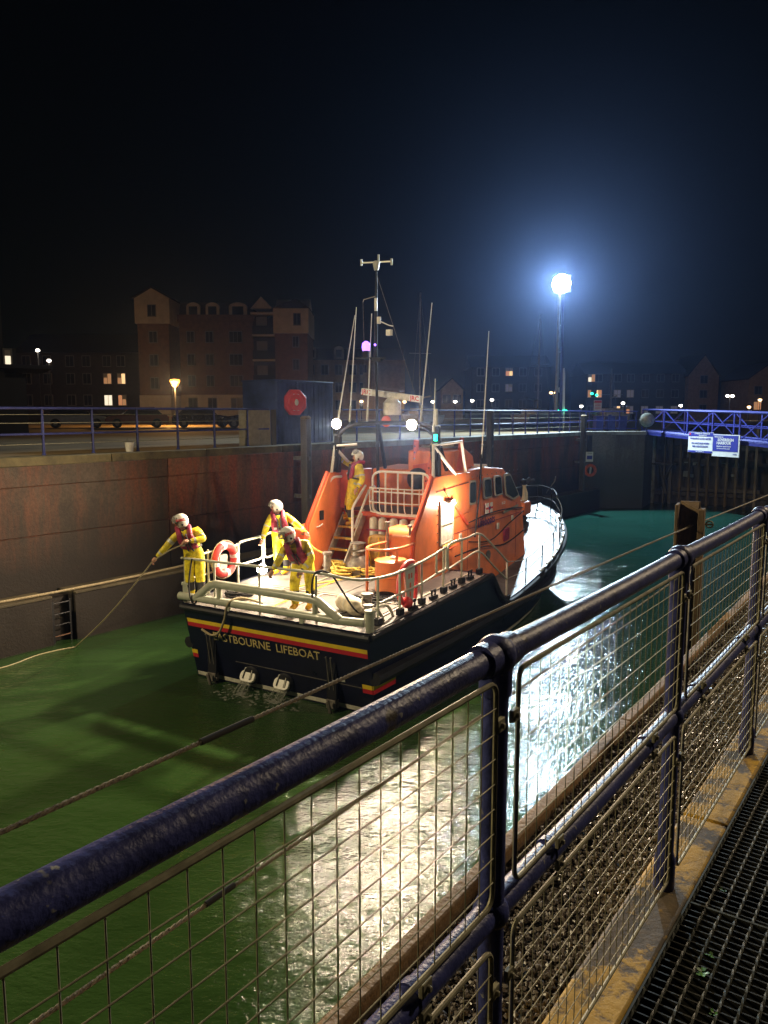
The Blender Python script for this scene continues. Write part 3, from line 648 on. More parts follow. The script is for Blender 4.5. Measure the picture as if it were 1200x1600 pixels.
# --- stern fender bar (two thick pipes)
def pipe(pts, r, name, mt, parent, n=16, k=5): return MB().tube(smooth_path(pts, k), r, n).build(name, mt, parent)
bar = MB().tube([(-2.27, .03, 1.70), (-1, .03, 1.705), (.5, .03, 1.71), (1.55, .03, 1.715), (2.02, .10, 1.72)], .078, 18).build('stern_bar', 'bar_grey', boat)
MB().tube([(-1.82, .03, 1.71), (-1.42, .03, 2.01), (-1.30, .03, 2.04), (1.0, .03, 2.03), (1.12, .03, 2.0), (1.56, .03, 1.73)], .082, 18).build('upper_bar', 'bar_grey', bar)
for x in (-1.22, 1.04): MB().cyl((x, .03, 1.72), (x, .03, 2.03), .055, 14).build('bar_strut', 'bar_grey', bar)
for x in (-2.17, 2.12): m = MB(); m.lathe([(.075, 0), (.075, .36), (.10, .36), (.10, .40), (.05, .41)], 16, (x, .12, 1.56)); m.build('corner_post', 'bar_grey', bar)
for x in (-1.0, .75): m = MB(); m.box((x, .03, 1.60), (.10, .08, .10)); m.build('bar_foot', 'bar_grey', bar, bevel=.01)

# --- guard rails
gr_ = MB().tube(smooth_path([(-2.22, .06, 2.46), (-1.2, .05, 2.475), (-.24, .05, 2.49), (1.14, .05, 2.51), (1.55, .12, 2.46), (1.86, .32, 2.42), (2.06, .75, 2.42), (2.1, 1.2, 2.43), (2.12, 2.0, 2.48), (2.14, 2.6, 2.55)], 6), .026, 12).build('stern_rail', 'rail_grey', boat)
for p in ((-2.16, .08), (-1.35, .05), (-.24, .05), (1.05, .05)): MB().cyl((p[0], p[1], 1.58), (p[0], p[1], 2.47), .022, 10).build('stanchion', 'rail_grey', gr_)
for t, s in ((2.04, .52), (2.1, 1.2), (2.12, 2.02)):
    MB().cyl((t, s, zd(s)), (t, s, 2.46), .024, 10).build('stanchion', 'rail_grey', gr_)
    m = MB(); m.box((t + .01, s, zd(s) + .06), (.10, .16, .12)); m.build('stanchion_foot', 'black_metal', gr_, bevel=.01)
MB().tube(smooth_path([(2.06, .55, 1.98), (2.1, 1.2, 2.02), (2.12, 2.0, 2.06), (2.13, 2.7, 2.14)], 5), .022, 10).build('middle_rail', 'rail_grey', gr_)
# starboard gates: hoops
def hoop(x0, y0, x1, y1, zb, zt, zb1, zt1, parent, r=.024):
    pts = []; Lh = math.hypot(x1 - x0, y1 - y0)
    for a, q in round_rect(1, 1, .16, 4):
        u = a + .5; v = q + .5; pts.append((x0 + (x1 - x0) * u, y0 + (y1 - y0) * u, (zb + (zb1 - zb) * u) * (1 - v) + (zt + (zt1 - zt) * u) * v))
    return MB().tube(pts, r, 10, closed=True).build('rail_hoop', 'rail_grey', parent)
sb = MB().tube(smooth_path([(2.14, 3.15, 2.14), (2.14, 3.12, 2.55), (2.14, 3.3, 2.66), (2.15, 4.0, 2.66), (2.15, 4.72, 2.66), (2.28, 5.25, 2.30), (2.36, 5.85, 1.88)], 5), .025, 10).build('side_rail', 'rail_grey', boat)
hoop(2.135, 2.62, 2.14, 3.06, 2.14, 2.56, 2.16, 2.62, sb)
MB().tube(smooth_path([(2.14, 3.15, 2.14), (2.15, 4.0, 2.24), (2.15, 4.72, 2.26), (2.28, 5.25, 1.85), (2.36, 5.85, 1.45)], 5), .021, 10).build('middle_rail', 'rail_grey', sb)
for t, s, zb, zt in ((2.13, 2.95, zd(2.95), 2.63), (2.14, 3.8, zd(3.8), 2.66), (2.15, 4.7, zd(4.7), 2.66), (2.36, 5.85, .95, 1.9)):
    MB().cyl((t, s, zb), (t, s, zt), .024, 10).build('stanchion', 'rail_grey', sb)
    m = MB(); m.box((t + .01, s, zb + .06), (.10, .18, .12)); m.build('stanchion_foot', 'black_metal', sb, bevel=.01)
for s in (1.6, 2.45, 3.35, 4.2):   # fairleads at the deck edge
    m = MB(); m.box((2.16, s, zd(s) + .03), (.08, .26, .06)); m.cyl((2.16, s - .07, zd(s) + .05), (2.16, s - .07, zd(s) + .17), .02, 8); m.cyl((2.16, s + .07, zd(s) + .05), (2.16, s + .07, zd(s) + .17), .02, 8); m.cyl((2.16, s - .10, zd(s) + .17), (2.16, s + .10, zd(s) + .17), .02, 8); m.build('cleat', 'black_metal', boat)
# port rail
pr_ = MB().tube(smooth_path([(-2.18, .1, 2.46), (-2.14, .6, 2.47), (-2.14, 1.6, 2.5)], 5), .024, 10).build('port_rail', 'rail_grey', boat)
MB().tube([(-2.16, .1, 2.02), (-2.14, 1.6, 2.06)], .02, 10).build('middle_rail', 'rail_grey', pr_)
hoop(-2.14, 1.65, -2.14, 2.45, 2.05, 2.55, 2.08, 2.58, pr_); hoop(-2.14, 2.52, -2.14, 3.4, 2.06, 2.60, 2.1, 2.63, pr_)
for s in (.1, .72, 1.62, 2.48, 3.42): MB().cyl((-2.14, s, zd(s)), (-2.14, s, 2.53), .023, 10).build('stanchion', 'rail_grey', pr_)
# forward lifelines and bow rail
def side_at(s):
    for a, c in zip(ST, ST[1:]):
        if a[0] <= s <= c[0]:
            f = (s - a[0]) / (c[0] - a[0]); return a[1] + (c[1] - a[1]) * f, a[2] + (c[2] - a[2]) * f
for sg in (1, -1):
    stn = [7.4, 8.7, 9.9, 11.0, 12.0, 12.9, 13.7]; tops = []
    ll_ = None
    for s in stn:
        hb, zs = side_at(s); a = Vector((sg * (hb - .10), s, zs)); c = a + Vector((0, 0, .62))
        o = MB().cyl(a, c, .016, 8).build('bow_stanchion', 'black_metal', boat); tops.append((a, c))
    pts = [Vector((sg * 2.36, 5.85, 1.86))] + [c for a, c in tops]
    m = MB(); m.tube(smooth_path(pts, 4), .009, 6); ll_ = m.build('lifeline', 'rope_grey', boat)
    m = MB(); m.tube(smooth_path([Vector((sg * 2.36, 5.85, 1.45))] + [a.lerp(c, .55) for a, c in tops], 4), .008, 6); m.build('lower_line', 'rope_grey', ll_)
    for k in range(9):            # pale grab blocks along the foredeck edge
        s0 = 8.3 + k * .62; a, c = side_at(s0), side_at(s0 + .40); m = MB(); m.bar((sg * (a[0] - .03), s0, a[1] + .05), (sg * (c[0] - .03), s0 + .40, c[1] + .05), .06, .05); m.build('toe_rail', 'white_paint', boat, bevel=.01)
pul = MB().tube(smooth_path([(1.0, 13.7, 2.62), (.65, 14.35, 2.74), (0, 14.75, 2.82), (-.65, 14.35, 2.74), (-1.0, 13.7, 2.62)], 6), .026, 10).build('pulpit', 'black_metal', boat)
for x, y in ((.60, 14.3), (-.6, 14.3), (0, 14.7)): MB().cyl((x, y, 2.05), (x * 1.05, y, 2.76), .022, 8).build('pulpit_leg', 'black_metal', pul)
MB().tube([(.35, 14.55, 2.6), (.75, 14.2, 3.05), (.78, 14.2, 3.2)], .018, 8).build('jackstaff', 'grey_steel', pul)
MB().tube(smooth_path([(1.0, 13.7, 2.3), (.62, 14.3, 2.38), (0, 14.68, 2.44), (-.62, 14.3, 2.38)], 5), .02, 8).build('pulpit_lower', 'black_metal', pul)

# --- wheelhouse
W = 1.40
prof = [(4.55, 1.45), (4.55, 3.0), (5.75, 3.0), (5.75, 3.93), (7.0, 3.97), (8.30, 3.86), (9.28, 3.02), (9.45, 2.6), (9.75, 1.3), (6.0, .9)]
def whx(z): return W if z < 3.74 else W - .16
m = MB()
ringL, ringR = [], []
m.prism([(a, q) for a, q in prof], lambda a, q, d: Vector((d * (1.0 if q < 3.7 else .90), a, q)), -W, W)
wh = m.build('wheelhouse', 'orange', boat, smooth=30, bevel=.05)
# side wings reaching aft of the bulkhead; their after edge slopes
for sg in (1, -1):
    m = MB(); m.prism([(2.98, 1.70), (3.10, 2.80), (3.92, 3.92), (4.35, 3.94), (5.8, 3.93), (5.8, 3.0), (4.6, 2.9), (4.6, 1.7)], lambda a, q, d: Vector((d, a, q)), sg * (W - .10), sg * (W + .02)); wg = m.build('wing', 'orange', boat, bevel=.012)
    m = MB(); m.tube([(sg * (W - .04), 2.96, 1.75), (sg * (W - .04), 3.07, 2.82), (sg * (W - .04), 3.90, 3.95)], .045, 8); m.build('wing_edge', 'red_orange', wg)
    m = MB(); m.box((sg * (W - .22), 4.40, 3.52), (.24, .10, .9)); m.build('wing_post', 'red_orange', wg, bevel=.01)
m = MB(); m.box((-W + .12, 3.55, 2.98), (.03, .14, .22)); m.build('wing_socket', 'black_metal', boat, bevel=.008)
m = MB(); m.tube([(-W + .11, 3.35, 2.72), (-W + .16, 3.38, 2.74), (-W + .16, 3.52, 2.78), (-W + .11, 3.55, 2.78)], .014, 8); m.build('wing_handle', 'boot_white', boat)
for k_ in range(10): m = MB(); m.ball((-W + .34, 4.34, 3.1 + k_ * .085), .014, 8, 5); m.build('rivet', 'grey_steel', boat)
m = MB(); m.box((0, 4.48, 2.96), (2 * W - .24, .16, .10)); m.build('upper_deck_beam', 'red_orange', boat, bevel=.01)
m = MB(); m.box((0, 5.14, 2.975), (2 * W - .24, 1.18, .08)); m.build('upper_deck', 'deck_grey', boat)
# red hatch frame and rows of studs
m = MB(); m.box((0, 4.535, 2.3), (2.5, .03, 1.3)); m.build('bulkhead', 'red_orange', boat)
# windows
def side_poly(name, pts, mt, parent, x0, x1, inset=0.0, bevel=0):
    m = MB(); cy = sum(p[0] for p in pts) / len(pts); cz = sum(p[1] for p in pts) / len(pts)
    q = [(cy + (a - cy) * (1 - inset), cz + (c - cz) * (1 - inset)) for a, c in pts]
    m.prism(q, lambda a, c, d: Vector((d, a, c)), x0, x1); return m.build(name, mt, parent, bevel=bevel)
def rounded(poly, r=.09, k=4):
    out = []; n_ = len(poly)
    for i in range(n_):
        p = Vector(poly[i]); a = Vector(poly[i - 1]); c = Vector(poly[(i + 1) % n_])
        p0 = p + (a - p).normalized() * min(r, (a - p).length * .45); p2 = p + (c - p).normalized() * min(r, (c - p).length * .45)
        for j in range(k + 1):
            t = j / k; out.append(tuple((1 - t) ** 2 * p0 + 2 * t * (1 - t) * p + t * t * p2))
    return out
WINS = [[(5.76, 3.72), (6.16, 3.72), (6.16, 3.14), (5.76, 3.14)], [(6.60, 3.72), (7.08, 3.72), (7.18, 3.20), (6.66, 3.20)],
        [(7.27, 3.73), (7.74, 3.73), (7.88, 3.21), (7.37, 3.20)], [(7.95, 3.74), (8.36, 3.74), (9.12, 3.06), (8.68, 2.99), (8.08, 3.18)]]
for sg in (1, -1):
    for pts in WINS:
        rp = rounded(pts, .10)
        fr = side_poly('window', rp, 'frame_rubber', wh, sg * (W - .02), sg * (W + .02))
        side_poly('pane', rp, 'window_glass', fr, sg * (W + .005), sg * (W + .026), inset=.16)
M = frame_M((W + .022, 6.82, 2.64), (0, 1, .02), (0, 0, 1)); text_mb('Lifeboats', .30, depth=.002, M=M, bold=.003).build('lettering', 'purple_print', wh, smooth=0)
side_poly('flag_field', [(6.78, 2.82), (7.20, 2.82), (7.20, 3.08), (6.78, 3.08)], 'print_white', wh, W, W + .022)
for nm, p, mt in (('flag_stripe', [(6.78, 2.925), (7.2, 2.925), (7.2, 2.975), (6.78, 2.975)], 'print_red'), ('flag_stripe', [(6.965, 2.82), (7.015, 2.82), (7.015, 3.08), (6.965, 3.08)], 'print_red'), ('flag_emblem', [(6.93, 2.91), (7.05, 2.91), (7.05, 2.99), (6.93, 2.99)], 'purple_print')):
    side_poly(nm, p, mt, wh, W + .01, W + .026 + (.003 if nm == 'flag_emblem' else 0) + (.001 if p[0][0] > 6.9 else 0))
M = frame_M((W + .022, 7.93, 2.985), (0, 1, .02), (0, 0, 1)); text_mb('16-23', .11, depth=.002, M=M).build('hull_number', 'print_white', wh, smooth=0)
side_poly('name_plate', [(8.0, 2.70), (9.02, 2.78), (9.02, 2.84), (8.0, 2.77)], 'frame_rubber', wh, W, W + .02)
side_poly('panel_seam', [(4.02, 3.60), (5.70, 3.69), (5.70, 3.705), (4.02, 3.615)], 'rubber', wh, W, W + .032)
m = MB(); m.tube(smooth_path([(W + .05, 5.7, 2.74), (W + .06, 7.0, 2.83), (W + .06, 8.4, 2.80), (W + .05, 9.3, 2.72)], 5), .016, 6); m.build('grab_line', 'rope_black', wh)
m = MB(); m.tube(smooth_path([(W + .05, 5.7, 2.28), (W + .07, 7.0, 2.14), (W + .06, 8.3, 2.42), (W + .05, 9.35, 2.62)], 5), .016, 6); m.build('grab_line', 'rope_black', wh)
m = MB(); m.tube(smooth_path([(W + .05, 4.95, 2.05), (W + .06, 6.4, 2.05), (W + .06, 8.0, 1.90), (W + .05, 9.5, 2.1)], 5), .018, 6); m.build('grab_line', 'rope_black', wh)
m = MB(); m.prism(rounded([(8.0, 1.95), (8.35, 1.98), (8.35, 2.3), (8.0, 2.26)], .05), lambda a, q, d: Vector((d, a, q)), W, W + .04); m.build('side_vent', 'jacket_maroon', wh)
for pts_ in ([(5.72, 1.6), (5.735, 1.6), (5.735, 3.7), (5.72, 3.7)], [(4.9, 2.56), (9.3, 2.60), (9.3, 2.612), (4.9, 2.572)], [(8.9, 1.4), (8.915, 1.4), (8.915, 2.9), (8.9, 2.9)], [(6.45, 2.72), (6.462, 2.72), (6.462, 3.82), (6.45, 3.82)]):
    side_poly('panel_seam', pts_, 'jacket_maroon', wh, W, W + .006)
for k_ in range(14): m = MB(); m.ball((W + .004, 5.05 + k_ * .3, 3.80), .013, 8, 5); m.build('rivet', 'grey_steel', wh)
for y_, z_ in ((5.3, 2.45), (7.6, 2.42), (8.6, 2.5)): m = MB(); m.box((W + .015, y_, z_), (.03, .12, .16)); m.build('side_fitting', 'boot_white', wh, bevel=.008)
m = MB(); m.lathe([(.13, 0), (.13, .02), (.10, .03)], 16, (W + .0, 7.0, 1.75), Matrix.Rotation(R(90), 4, 'Y')); m.build('filler_cap', 'grey_steel', wh)
# raised coaming and deck gear on the wheelhouse roof
m = MB(); m.prism([(5.78, 3.9), (5.78, 4.40), (6.4, 4.46), (6.9, 4.25), (7.0, 3.95)], lambda a, q, d: Vector((d, a, q)), -.25, 1.0); wsn = m.build('flybridge_console', 'orange', boat, bevel=.03)
m = MB(); m.prism([(6.3, 4.46), (6.9, 4.26), (6.9, 4.30), (6.3, 4.50)], lambda a, q, d: Vector((d, a, q)), -.15, .9); m.build('console_top', 'grey_steel', wsn)
m = MB(); m.ball((.45, 6.5, 4.52), .13, 12, 8, (1.6, 1, .8)); m.ball((.15, 6.4, 4.52), .10, 10, 6); m.build('console_cover', 'rope_tan', wsn)
for x in (.98,): m = MB(); m.prism([(5.9, 3.95), (6.2, 4.72), (6.32, 4.72), (6.25, 3.95)], lambda a, q, d: Vector((d, a, q)), x - .03, x + .03); m.build('console_fin', 'red_orange', wsn)
for sx, sy, sl in ((.5, 7.2, .5), (.75, 7.5, .45), (.3, 7.55, .35), (.95, 6.75, .5)): m = MB(); m.bar((sx, sy, 3.98), (sx + sl * .6, sy + sl * .5, 3.965), .05, .05); m.build('roof_grab_rail', 'white_paint', boat)
m = MB(); m.tube([(W - .06, 4.02, 3.93), (W - .06, 4.02, 4.62), (W - .06, 5.45, 4.66), (W - .02, 5.62, 3.93)], .035, 10); sbk = m.build('wing_brace', 'white_paint', boat)
MB().tube([(W - .06, 4.06, 4.58), (W, 5.0, 3.93)], .038, 10).build('diagonal', 'white_paint', sbk)
m = MB(); m.tube([(-W + .06, 4.05, 3.93), (-W + .12, 4.1, 4.55), (-W + .55, 4.4, 4.58)], .035, 10); sbk = m.build('wing_brace', 'white_paint', boat)
MB().tube([(-W + .12, 4.1, 4.52), (-W + .35, 4.65, 3.95)], .038, 10).build('diagonal', 'white_paint', sbk)
# orange davit arms on the upper deck
for x, y0, z0, y1, z1, w in ((-.12, 5.9, 3.9, 5.75, 4.66, .12), (.42, 5.2, 3.1, 5.75, 4.62, .13)):
    m = MB(); m.bar((x, y0, z0), (x + .12, y1, z1), w, .10); a = m.build('davit_arm', 'red_orange', boat, bevel=.015)
    for q in (.2, .4, .6, .8): pp = Vector((x, y0, z0)).lerp(Vector((x + .12, y1, z1)), q); m = MB(); m.cyl(pp + Vector((0, -.06, 0)), pp + Vector((0, -.075, 0)), .02, 8); m.build('arm_hole', 'rubber', a)
m = MB(); m.bar((-.1, 5.85, 3.95), (.42, 5.7, 4.02), .14, .2); m.build('davit_foot', 'red_orange', boat, bevel=.02)
m = MB(); m.ball((.15, 5.55, 3.72), .28, 16, 10, (1, .7, 1)); m.build('cable_drum', 'rubber', boat)

# --- gantry with floodlights, radar and mast
for sg, zt in ((1, 5.02), (-1, 4.78)):
    m = MB(); m.bar((sg * (W - .08), 4.25, 3.92), (sg * (W - .12), 4.25, zt), .13, .15); gp = m.build('gantry_post', 'black_metal', boat, bevel=.015)
    m = MB(); m.cyl((sg * (W - .18), 4.15, 4.5), (sg * (W - .10), 4.12, 3.95), .03, 8); m.bar((sg * (W - .1), 4.12, 4.3), (sg * (W - .1), 4.12, 4.62), .09, .12); m.build('cable_box', 'black_metal', gp)
    m = MB(); m.box((sg * (W - .11), 4.12, 4.55), (.12, .10, .16)); m.build('post_lamp', 'window_glass', gp, bevel=.01)
m = MB(); m.tube(smooth_path([(-W + .12, 4.25, 4.76), (-1.0, 4.3, 5.0), (-.4, 4.4, 5.08), (.5, 4.4, 5.08), (1.0, 4.3, 5.06), (W - .12, 4.25, 4.98)], 4), .045, 8); m.tube([(-.9, 4.4, 5.06), (-.9, 5.2, 5.06), (.8, 5.2, 5.08), (.8, 4.4, 5.08)], .035, 8); m.bar((-.3, 4.4, 5.08), (.3, 5.2, 5.1), .05); m.bar((-.3, 5.2, 5.08), (.3, 4.4, 5.1), .05); gan = m.build('gantry', 'black_metal', boat)
for sg in (1, -1):
    m = MB(); m.bar((sg * .75, 5.2, 5.05), (sg * .85, 5.7, 3.95), .07, .07); m.build('gantry_leg', 'black_metal', gan)
# floodlights
FL = [(-1.14, 4.02, 5.08), (.83, 4.02, 5.07)]
for x, y, z in FL:
    m = MB(); m.lathe([(.04, .14), (.085, .10), (.10, 0.05), (.105, .03)], 16, (x, y + .03, z), Matrix.Rotation(R(70), 4, 'X')); f = m.build('floodlight', 'black_metal', boat)
    m = MB(); m.ball((x, y - .05, z - .015), .115, 16, 10, (1, .7, 1)); m.build('lens', 'boat_flood_glow', f)
    m = MB(); m.tube([(x, y + .05, z), (x + (.25 if x > 0 else -.1), y + .15, z - .1), (x + (.4 if x > 0 else -.18), y + .22, z - .25)], .03, 8); m.build('bracket', 'black_metal', f)
# radar
RO = Vector((-.20, 4.9, 5.66)); RA = R(-9)
m = MB(); m.lathe([(.20, -.40), (.22, -.34), (.21, -.12), (.15, -.05), (.10, 0)], 16, RO); rad = m.build('radar', 'boot_white', boat)
rx = Vector((math.cos(R(2)), math.sin(R(2)), -.13)).normalized()
m = MB(); m.bar(RO - rx * .78 + Vector((0, 0, .06)), RO + rx * .78 + Vector((0, 0, .06)), .16, .15); m.build('scanner', 'boot_white', rad, bevel=.03)
for e in (-1, 1):
    m = MB(); c = RO + rx * e * .64 + Vector((0, -.082, .06)); m.bar(c - rx * .14, c + rx * .14, .012, .15); m.build('scanner_end', 'print_white', rad)
    text_mb('JRC', .145, depth=.002, M=frame_M(c + Vector((0, -.012, 0)), rx, (0, 0, 1)), bold=.003).build('lettering', 'print_red', rad, smooth=0)
m = MB(); m.ball((-.12, 4.5, 5.12), .13, 16, 10, (1, .45, 1)); m.build('loudhailer', 'red_orange', boat)
# mast
mast = MB().tube([(-.38, 4.6, 3.0), (-.42, 4.6, 4.7), (-.44, 4.6, 6.6), (-.44, 4.6, 8.55)], [.036, .036, .028, .022], 10).build('mast', 'black_metal', boat)
m = MB(); m.lathe([(.05, 0), (.07, .1), (.085, .18), (.04, .21)], 12, (-.44, 4.6, 8.52)); m.bar((-.84, 4.6, 8.72), (-.04, 4.6, 8.68), .03, .028); m.cyl((-.84, 4.6, 8.66), (-.84, 4.6, 8.80), .026, 8); m.cyl((-.04, 4.6, 8.60), (-.04, 4.6, 8.74), .026, 8); m.cyl((-.38, 4.6, 8.72), (-.38, 4.6, 8.86), .024, 8); m.build('masthead', 'tape_grey', mast)
m = MB(); m.cyl((-.43, 4.56, 7.62), (-.43, 4.56, 7.90), .035, 8); m.build('mast_sleeve', 'white_paint', mast)
m = MB(); m.cyl((-.35, 4.56, 7.33), (-.35, 4.56, 7.48), .045, 10); m.build('mast_light', 'white_paint', mast)
m = MB(); m.tube([(-.42, 4.6, 7.42), (-.1, 4.6, 7.28), (0, 4.6, 7.26)], .012, 6); m.box((-.1, 4.6, 7.12), (.12, .1, .13)); m.build('mast_sensor', 'white_paint', mast)
m = MB(); m.bar((-1.0, 4.6, 6.58), (-.2, 4.6, 6.55), .05, .04); m.box((-.42, 4.6, 6.52), (.24, .1, .08)); m.build('crosstree', 'black_metal', mast)
m = MB(); m.cyl((-.72, 4.6, 6.6), (-.72, 4.6, 6.74), .06, 12); pl = m.build('blue_beacon', 'black_metal', mast)
m = MB(); m.lathe([(.085, 0), (.10, .08), (.09, .17), (.03, .22)], 14, (-.72, 4.6, 6.74)); m.build('beacon_lens', 'blue_glow', pl)
m = MB(); m.ball((-.44, 4.54, 6.86), .03, 8, 6); m.build('mast_pilot_light', 'blue_glow', mast)
m = MB(); m.tube([(-.44, 4.6, 7.95), (-.78, 4.6, 7.9), (-.8, 4.6, 7.84)], .010, 6); m.tube([(-.8, 4.6, 7.86), (-.74, 4.62, 5.2)], .004, 5); m.tube([(-.46, 4.6, 8.5), (-.9, 5.2, 5.1)], .004, 5); m.tube([(-.42, 4.6, 8.4), (.5, 5.2, 5.1)], .004, 5); m.build('mast_stay', 'grey_steel', mast)
# whip aerials
for (a, q) in (((-1.32, 4.28, 5.05), (-1.28, 5.0, 7.62)), ((-1.25, 4.7, 5.1), (-1.3, 5.1, 7.82)), ((-.62, 4.48, 5.1), (-.6, 4.66, 7.58)), ((.6, 4.82, 5.1), (.6, 5.35, 7.82)), ((1.3, 4.1, 4.9), (1.3, 4.16, 6.04)), ((1.32, 6.62, 3.7), (1.3, 7.05, 7.3))):
    a, q = Vector(a), Vector(q); w = MB().tube([a.lerp(q, .12), q], [.017, .009], 7).build('whip_aerial', 'white_paint', boat)
    MB().cyl(a, a.lerp(q, .14), .026, 8).build('aerial_base', 'black_metal' if a.x > 1.31 else 'rail_grey', w)
MB().tube([(1.47, 6.0, 2.35), (1.42, 6.42, 3.75), (1.33, 6.62, 4.3)], .024, 8).build('aerial_stay', 'black_metal', boat)
m = MB(); m.lathe([(.10, 0), (.10, .025), (.05, .05), (.035, .32), (.03, .4)], 12, (1.26, 4.3, 5.0)); m.add([], []); m.build('navigation_dome', 'boot_white', boat)
m = MB(); m.box((1.34, 4.12, 4.78), (.07, .05, .14)); m.build('green_light', 'green_glow', boat, bevel=.01)

# --- ladder
lad_ = MB(); T0, T1 = -1.25, -.72
st_ = [((T0, 3.60, 1.74), (T0, 4.55, 3.0)), ((T1, 3.60, 1.74), (T1, 4.55, 3.0))]
lad_.bar(*st_[0], .035, .20, up=(0, -1, .3)); stair = lad_.build('ladder', 'boot_white', boat)
m = MB(); m.bar(*st_[1], .035, .20, up=(0, -1, .3)); m.build('stringer', 'boot_white', stair)
for i in range(5):
    f = (i + .75) / 5.2; c = Vector(st_[0][0]).lerp(Vector(st_[0][1]), f)
    m = MB(); m.box(((T0 + T1) / 2, c.y - .02, c.z), (T1 - T0 - .04, .20, .035)); td = m.build('tread', 'deck_grey', stair)
    m = MB(); m.box(((T0 + T1) / 2, c.y - .125, c.z + .004), (T1 - T0 - .04, .022, .05)); m.build('tread_nosing', 'rope_yellow', stair)
MB().tube([(T1 + .04, 3.92, 1.78), (T1 + .04, 3.92, 3.12), (T1 + .04, 4.0, 3.22), (T1 + .04, 4.5, 3.62)], .03, 10).build('handrail', 'white_paint', stair)
MB().tube([(T1 + .07, 3.95, 2.68), (T1 + .07, 4.6, 3.50), (T1 + .22, 4.62, 3.60)], .03, 10).build('handrail', 'white_paint', stair)
MB().tube(smooth_path([(T0 - .1, 3.92, 2.02), (T0 - .1, 3.92, 3.4), (T0 - .06, 4.0, 3.78), (T0 + .02, 4.3, 3.82)], 4), .03, 10).build('handrail', 'white_paint', stair)
# basket guard at the after edge of the upper deck
bk = MB(); 
fr = [( -.42 + 1.48 * (a + .5), 4.40, 3.48 + .98 * q) for a, q in round_rect(1, 1, .16, 4)]
bk.tube(fr, .028, 10, closed=True); bask = bk.build('basket_guard', 'white_paint', boat)
for z, y in ((3.62, 4.05), (3.30, 4.02), (3.06, 4.08)):
    pts = smooth_path([(-.42, 4.40, z), (-.36, y + .12, z), (-.1, y, z), (.7, y, z), (1.0, y + .12, z), (1.06, 4.40, z)], 5); MB().tube(pts, .013, 8).build('basket_ring', 'white_paint', bask)
for x, yb in ((-.33, 4.12), (-.02, 4.03), (.3, 4.02), (.62, 4.03), (.95, 4.12)): MB().tube(smooth_path([(x, yb, 3.64), (x, yb, 3.2), (x, yb + .1, 3.05), (x, 4.4, 3.02)], 4), .012, 8).build('basket_upright', 'white_paint', bask)
for x in (-.08, .25, .62, .9): MB().cyl((x, 4.40, 3.0), (x, 4.40, 3.95), .022, 8).build('guard_upright', 'white_paint', bask)
MB().bar((-.4, 4.4, 3.5), (1.05, 4.4, 3.5), .03).build('guard_bar', 'white_paint', bask)
# life-raft bottles in a row under the upper deck
for i, x in enumerate((-.38, -.13, .16, .42, .70, .92)):
    m = MB(); m.lathe([(.03, 0), (.085, .03), (.10, .08), (.10, .46), (.085, .52), (.03, .55)], 14, (x, 4.36, 2.36)); m.build('air_bottle', 'raft_white', boat)
m = MB(); m.bar((-.5, 4.245, 2.62), (1.05, 4.245, 2.62), .02, .04); m.build('bottle_strap', 'jacket_maroon', boat)
# --- port locker, starboard locker, drum, hatches, bollards
m = MB(); m.box((-1.66, 3.75, 2.18), (.62, .62, .96)); lk = m.build('locker', 'red_orange', boat, bevel=.03)
m = MB(); m.box((-1.66, 3.74, 2.68), (.68, .68, .05)); m.build('locker_lid', 'orange', lk, bevel=.015)
m = MB(); m.box((-1.66, 3.43, 2.2), (.42, .02, .6)); m.build('locker_door', 'red_orange', lk, bevel=.008)
m = MB(); m.bar((-1.78, 3.415, 2.52), (-1.55, 3.415, 2.52), .02); m.build('locker_handle', 'grey_steel', lk)
m = MB(); m.prism(rounded([(3.0, 1.7), (3.0, 2.78), (3.12, 2.9), (3.62, 2.92), (3.62, 1.7)], .1), lambda a, q, d: Vector((d, a, q)), .72, 1.36); lk = m.build('locker', 'orange', boat, bevel=.03)
dr = MB(); DX, DY = 1.10, 2.62; dz = zd(DY)
dr.lathe([(.33, 0), (.34, .02), (.33, .05), (.33, .30), (.345, .32), (.33, .34), (.33, .60), (.345, .63), (.30, .66), (.05, .665)], 24, (DX, DY, dz)); drum = dr.build('drum', 'orange', boat)
m = MB(); m.lathe([(.05, 0), (.07, .02), (.05, .05)], 12, (DX + .05, DY, dz + .665)); m.build('drum_cap', 'boot_white', drum)
hp_ = MB(); hp_.tube(smooth_path([(1.36, 4.2, 2.72), (1.38, 3.4, 2.66), (1.36, 2.7, 2.60), (1.18, 2.28, 2.58), (.86, 2.2, 2.58), (.66, 2.42, 2.58), (.72, 2.85, 2.60), (.9, 3.05, 2.62)], 6), .028, 10); hr = hp_.build('drum_hoop_rail', 'orange', boat)
for x, y in ((1.30, 2.5), (.70, 2.32), (1.34, 3.4)): MB().cyl((x, y, zd(y)), (x, y, 2.6), .03, 10).build('hoop_leg', 'orange', hr)
for x, y, h in ((.82, 2.95, 1.35), (1.3, 3.05, 1.3)): m = MB(); m.lathe([(.03, 0), (.03, h - .06), (.055, h - .05), (.055, h)], 10, (x, y, zd(y))); m.build('tow_post', 'grey_steel', boat)
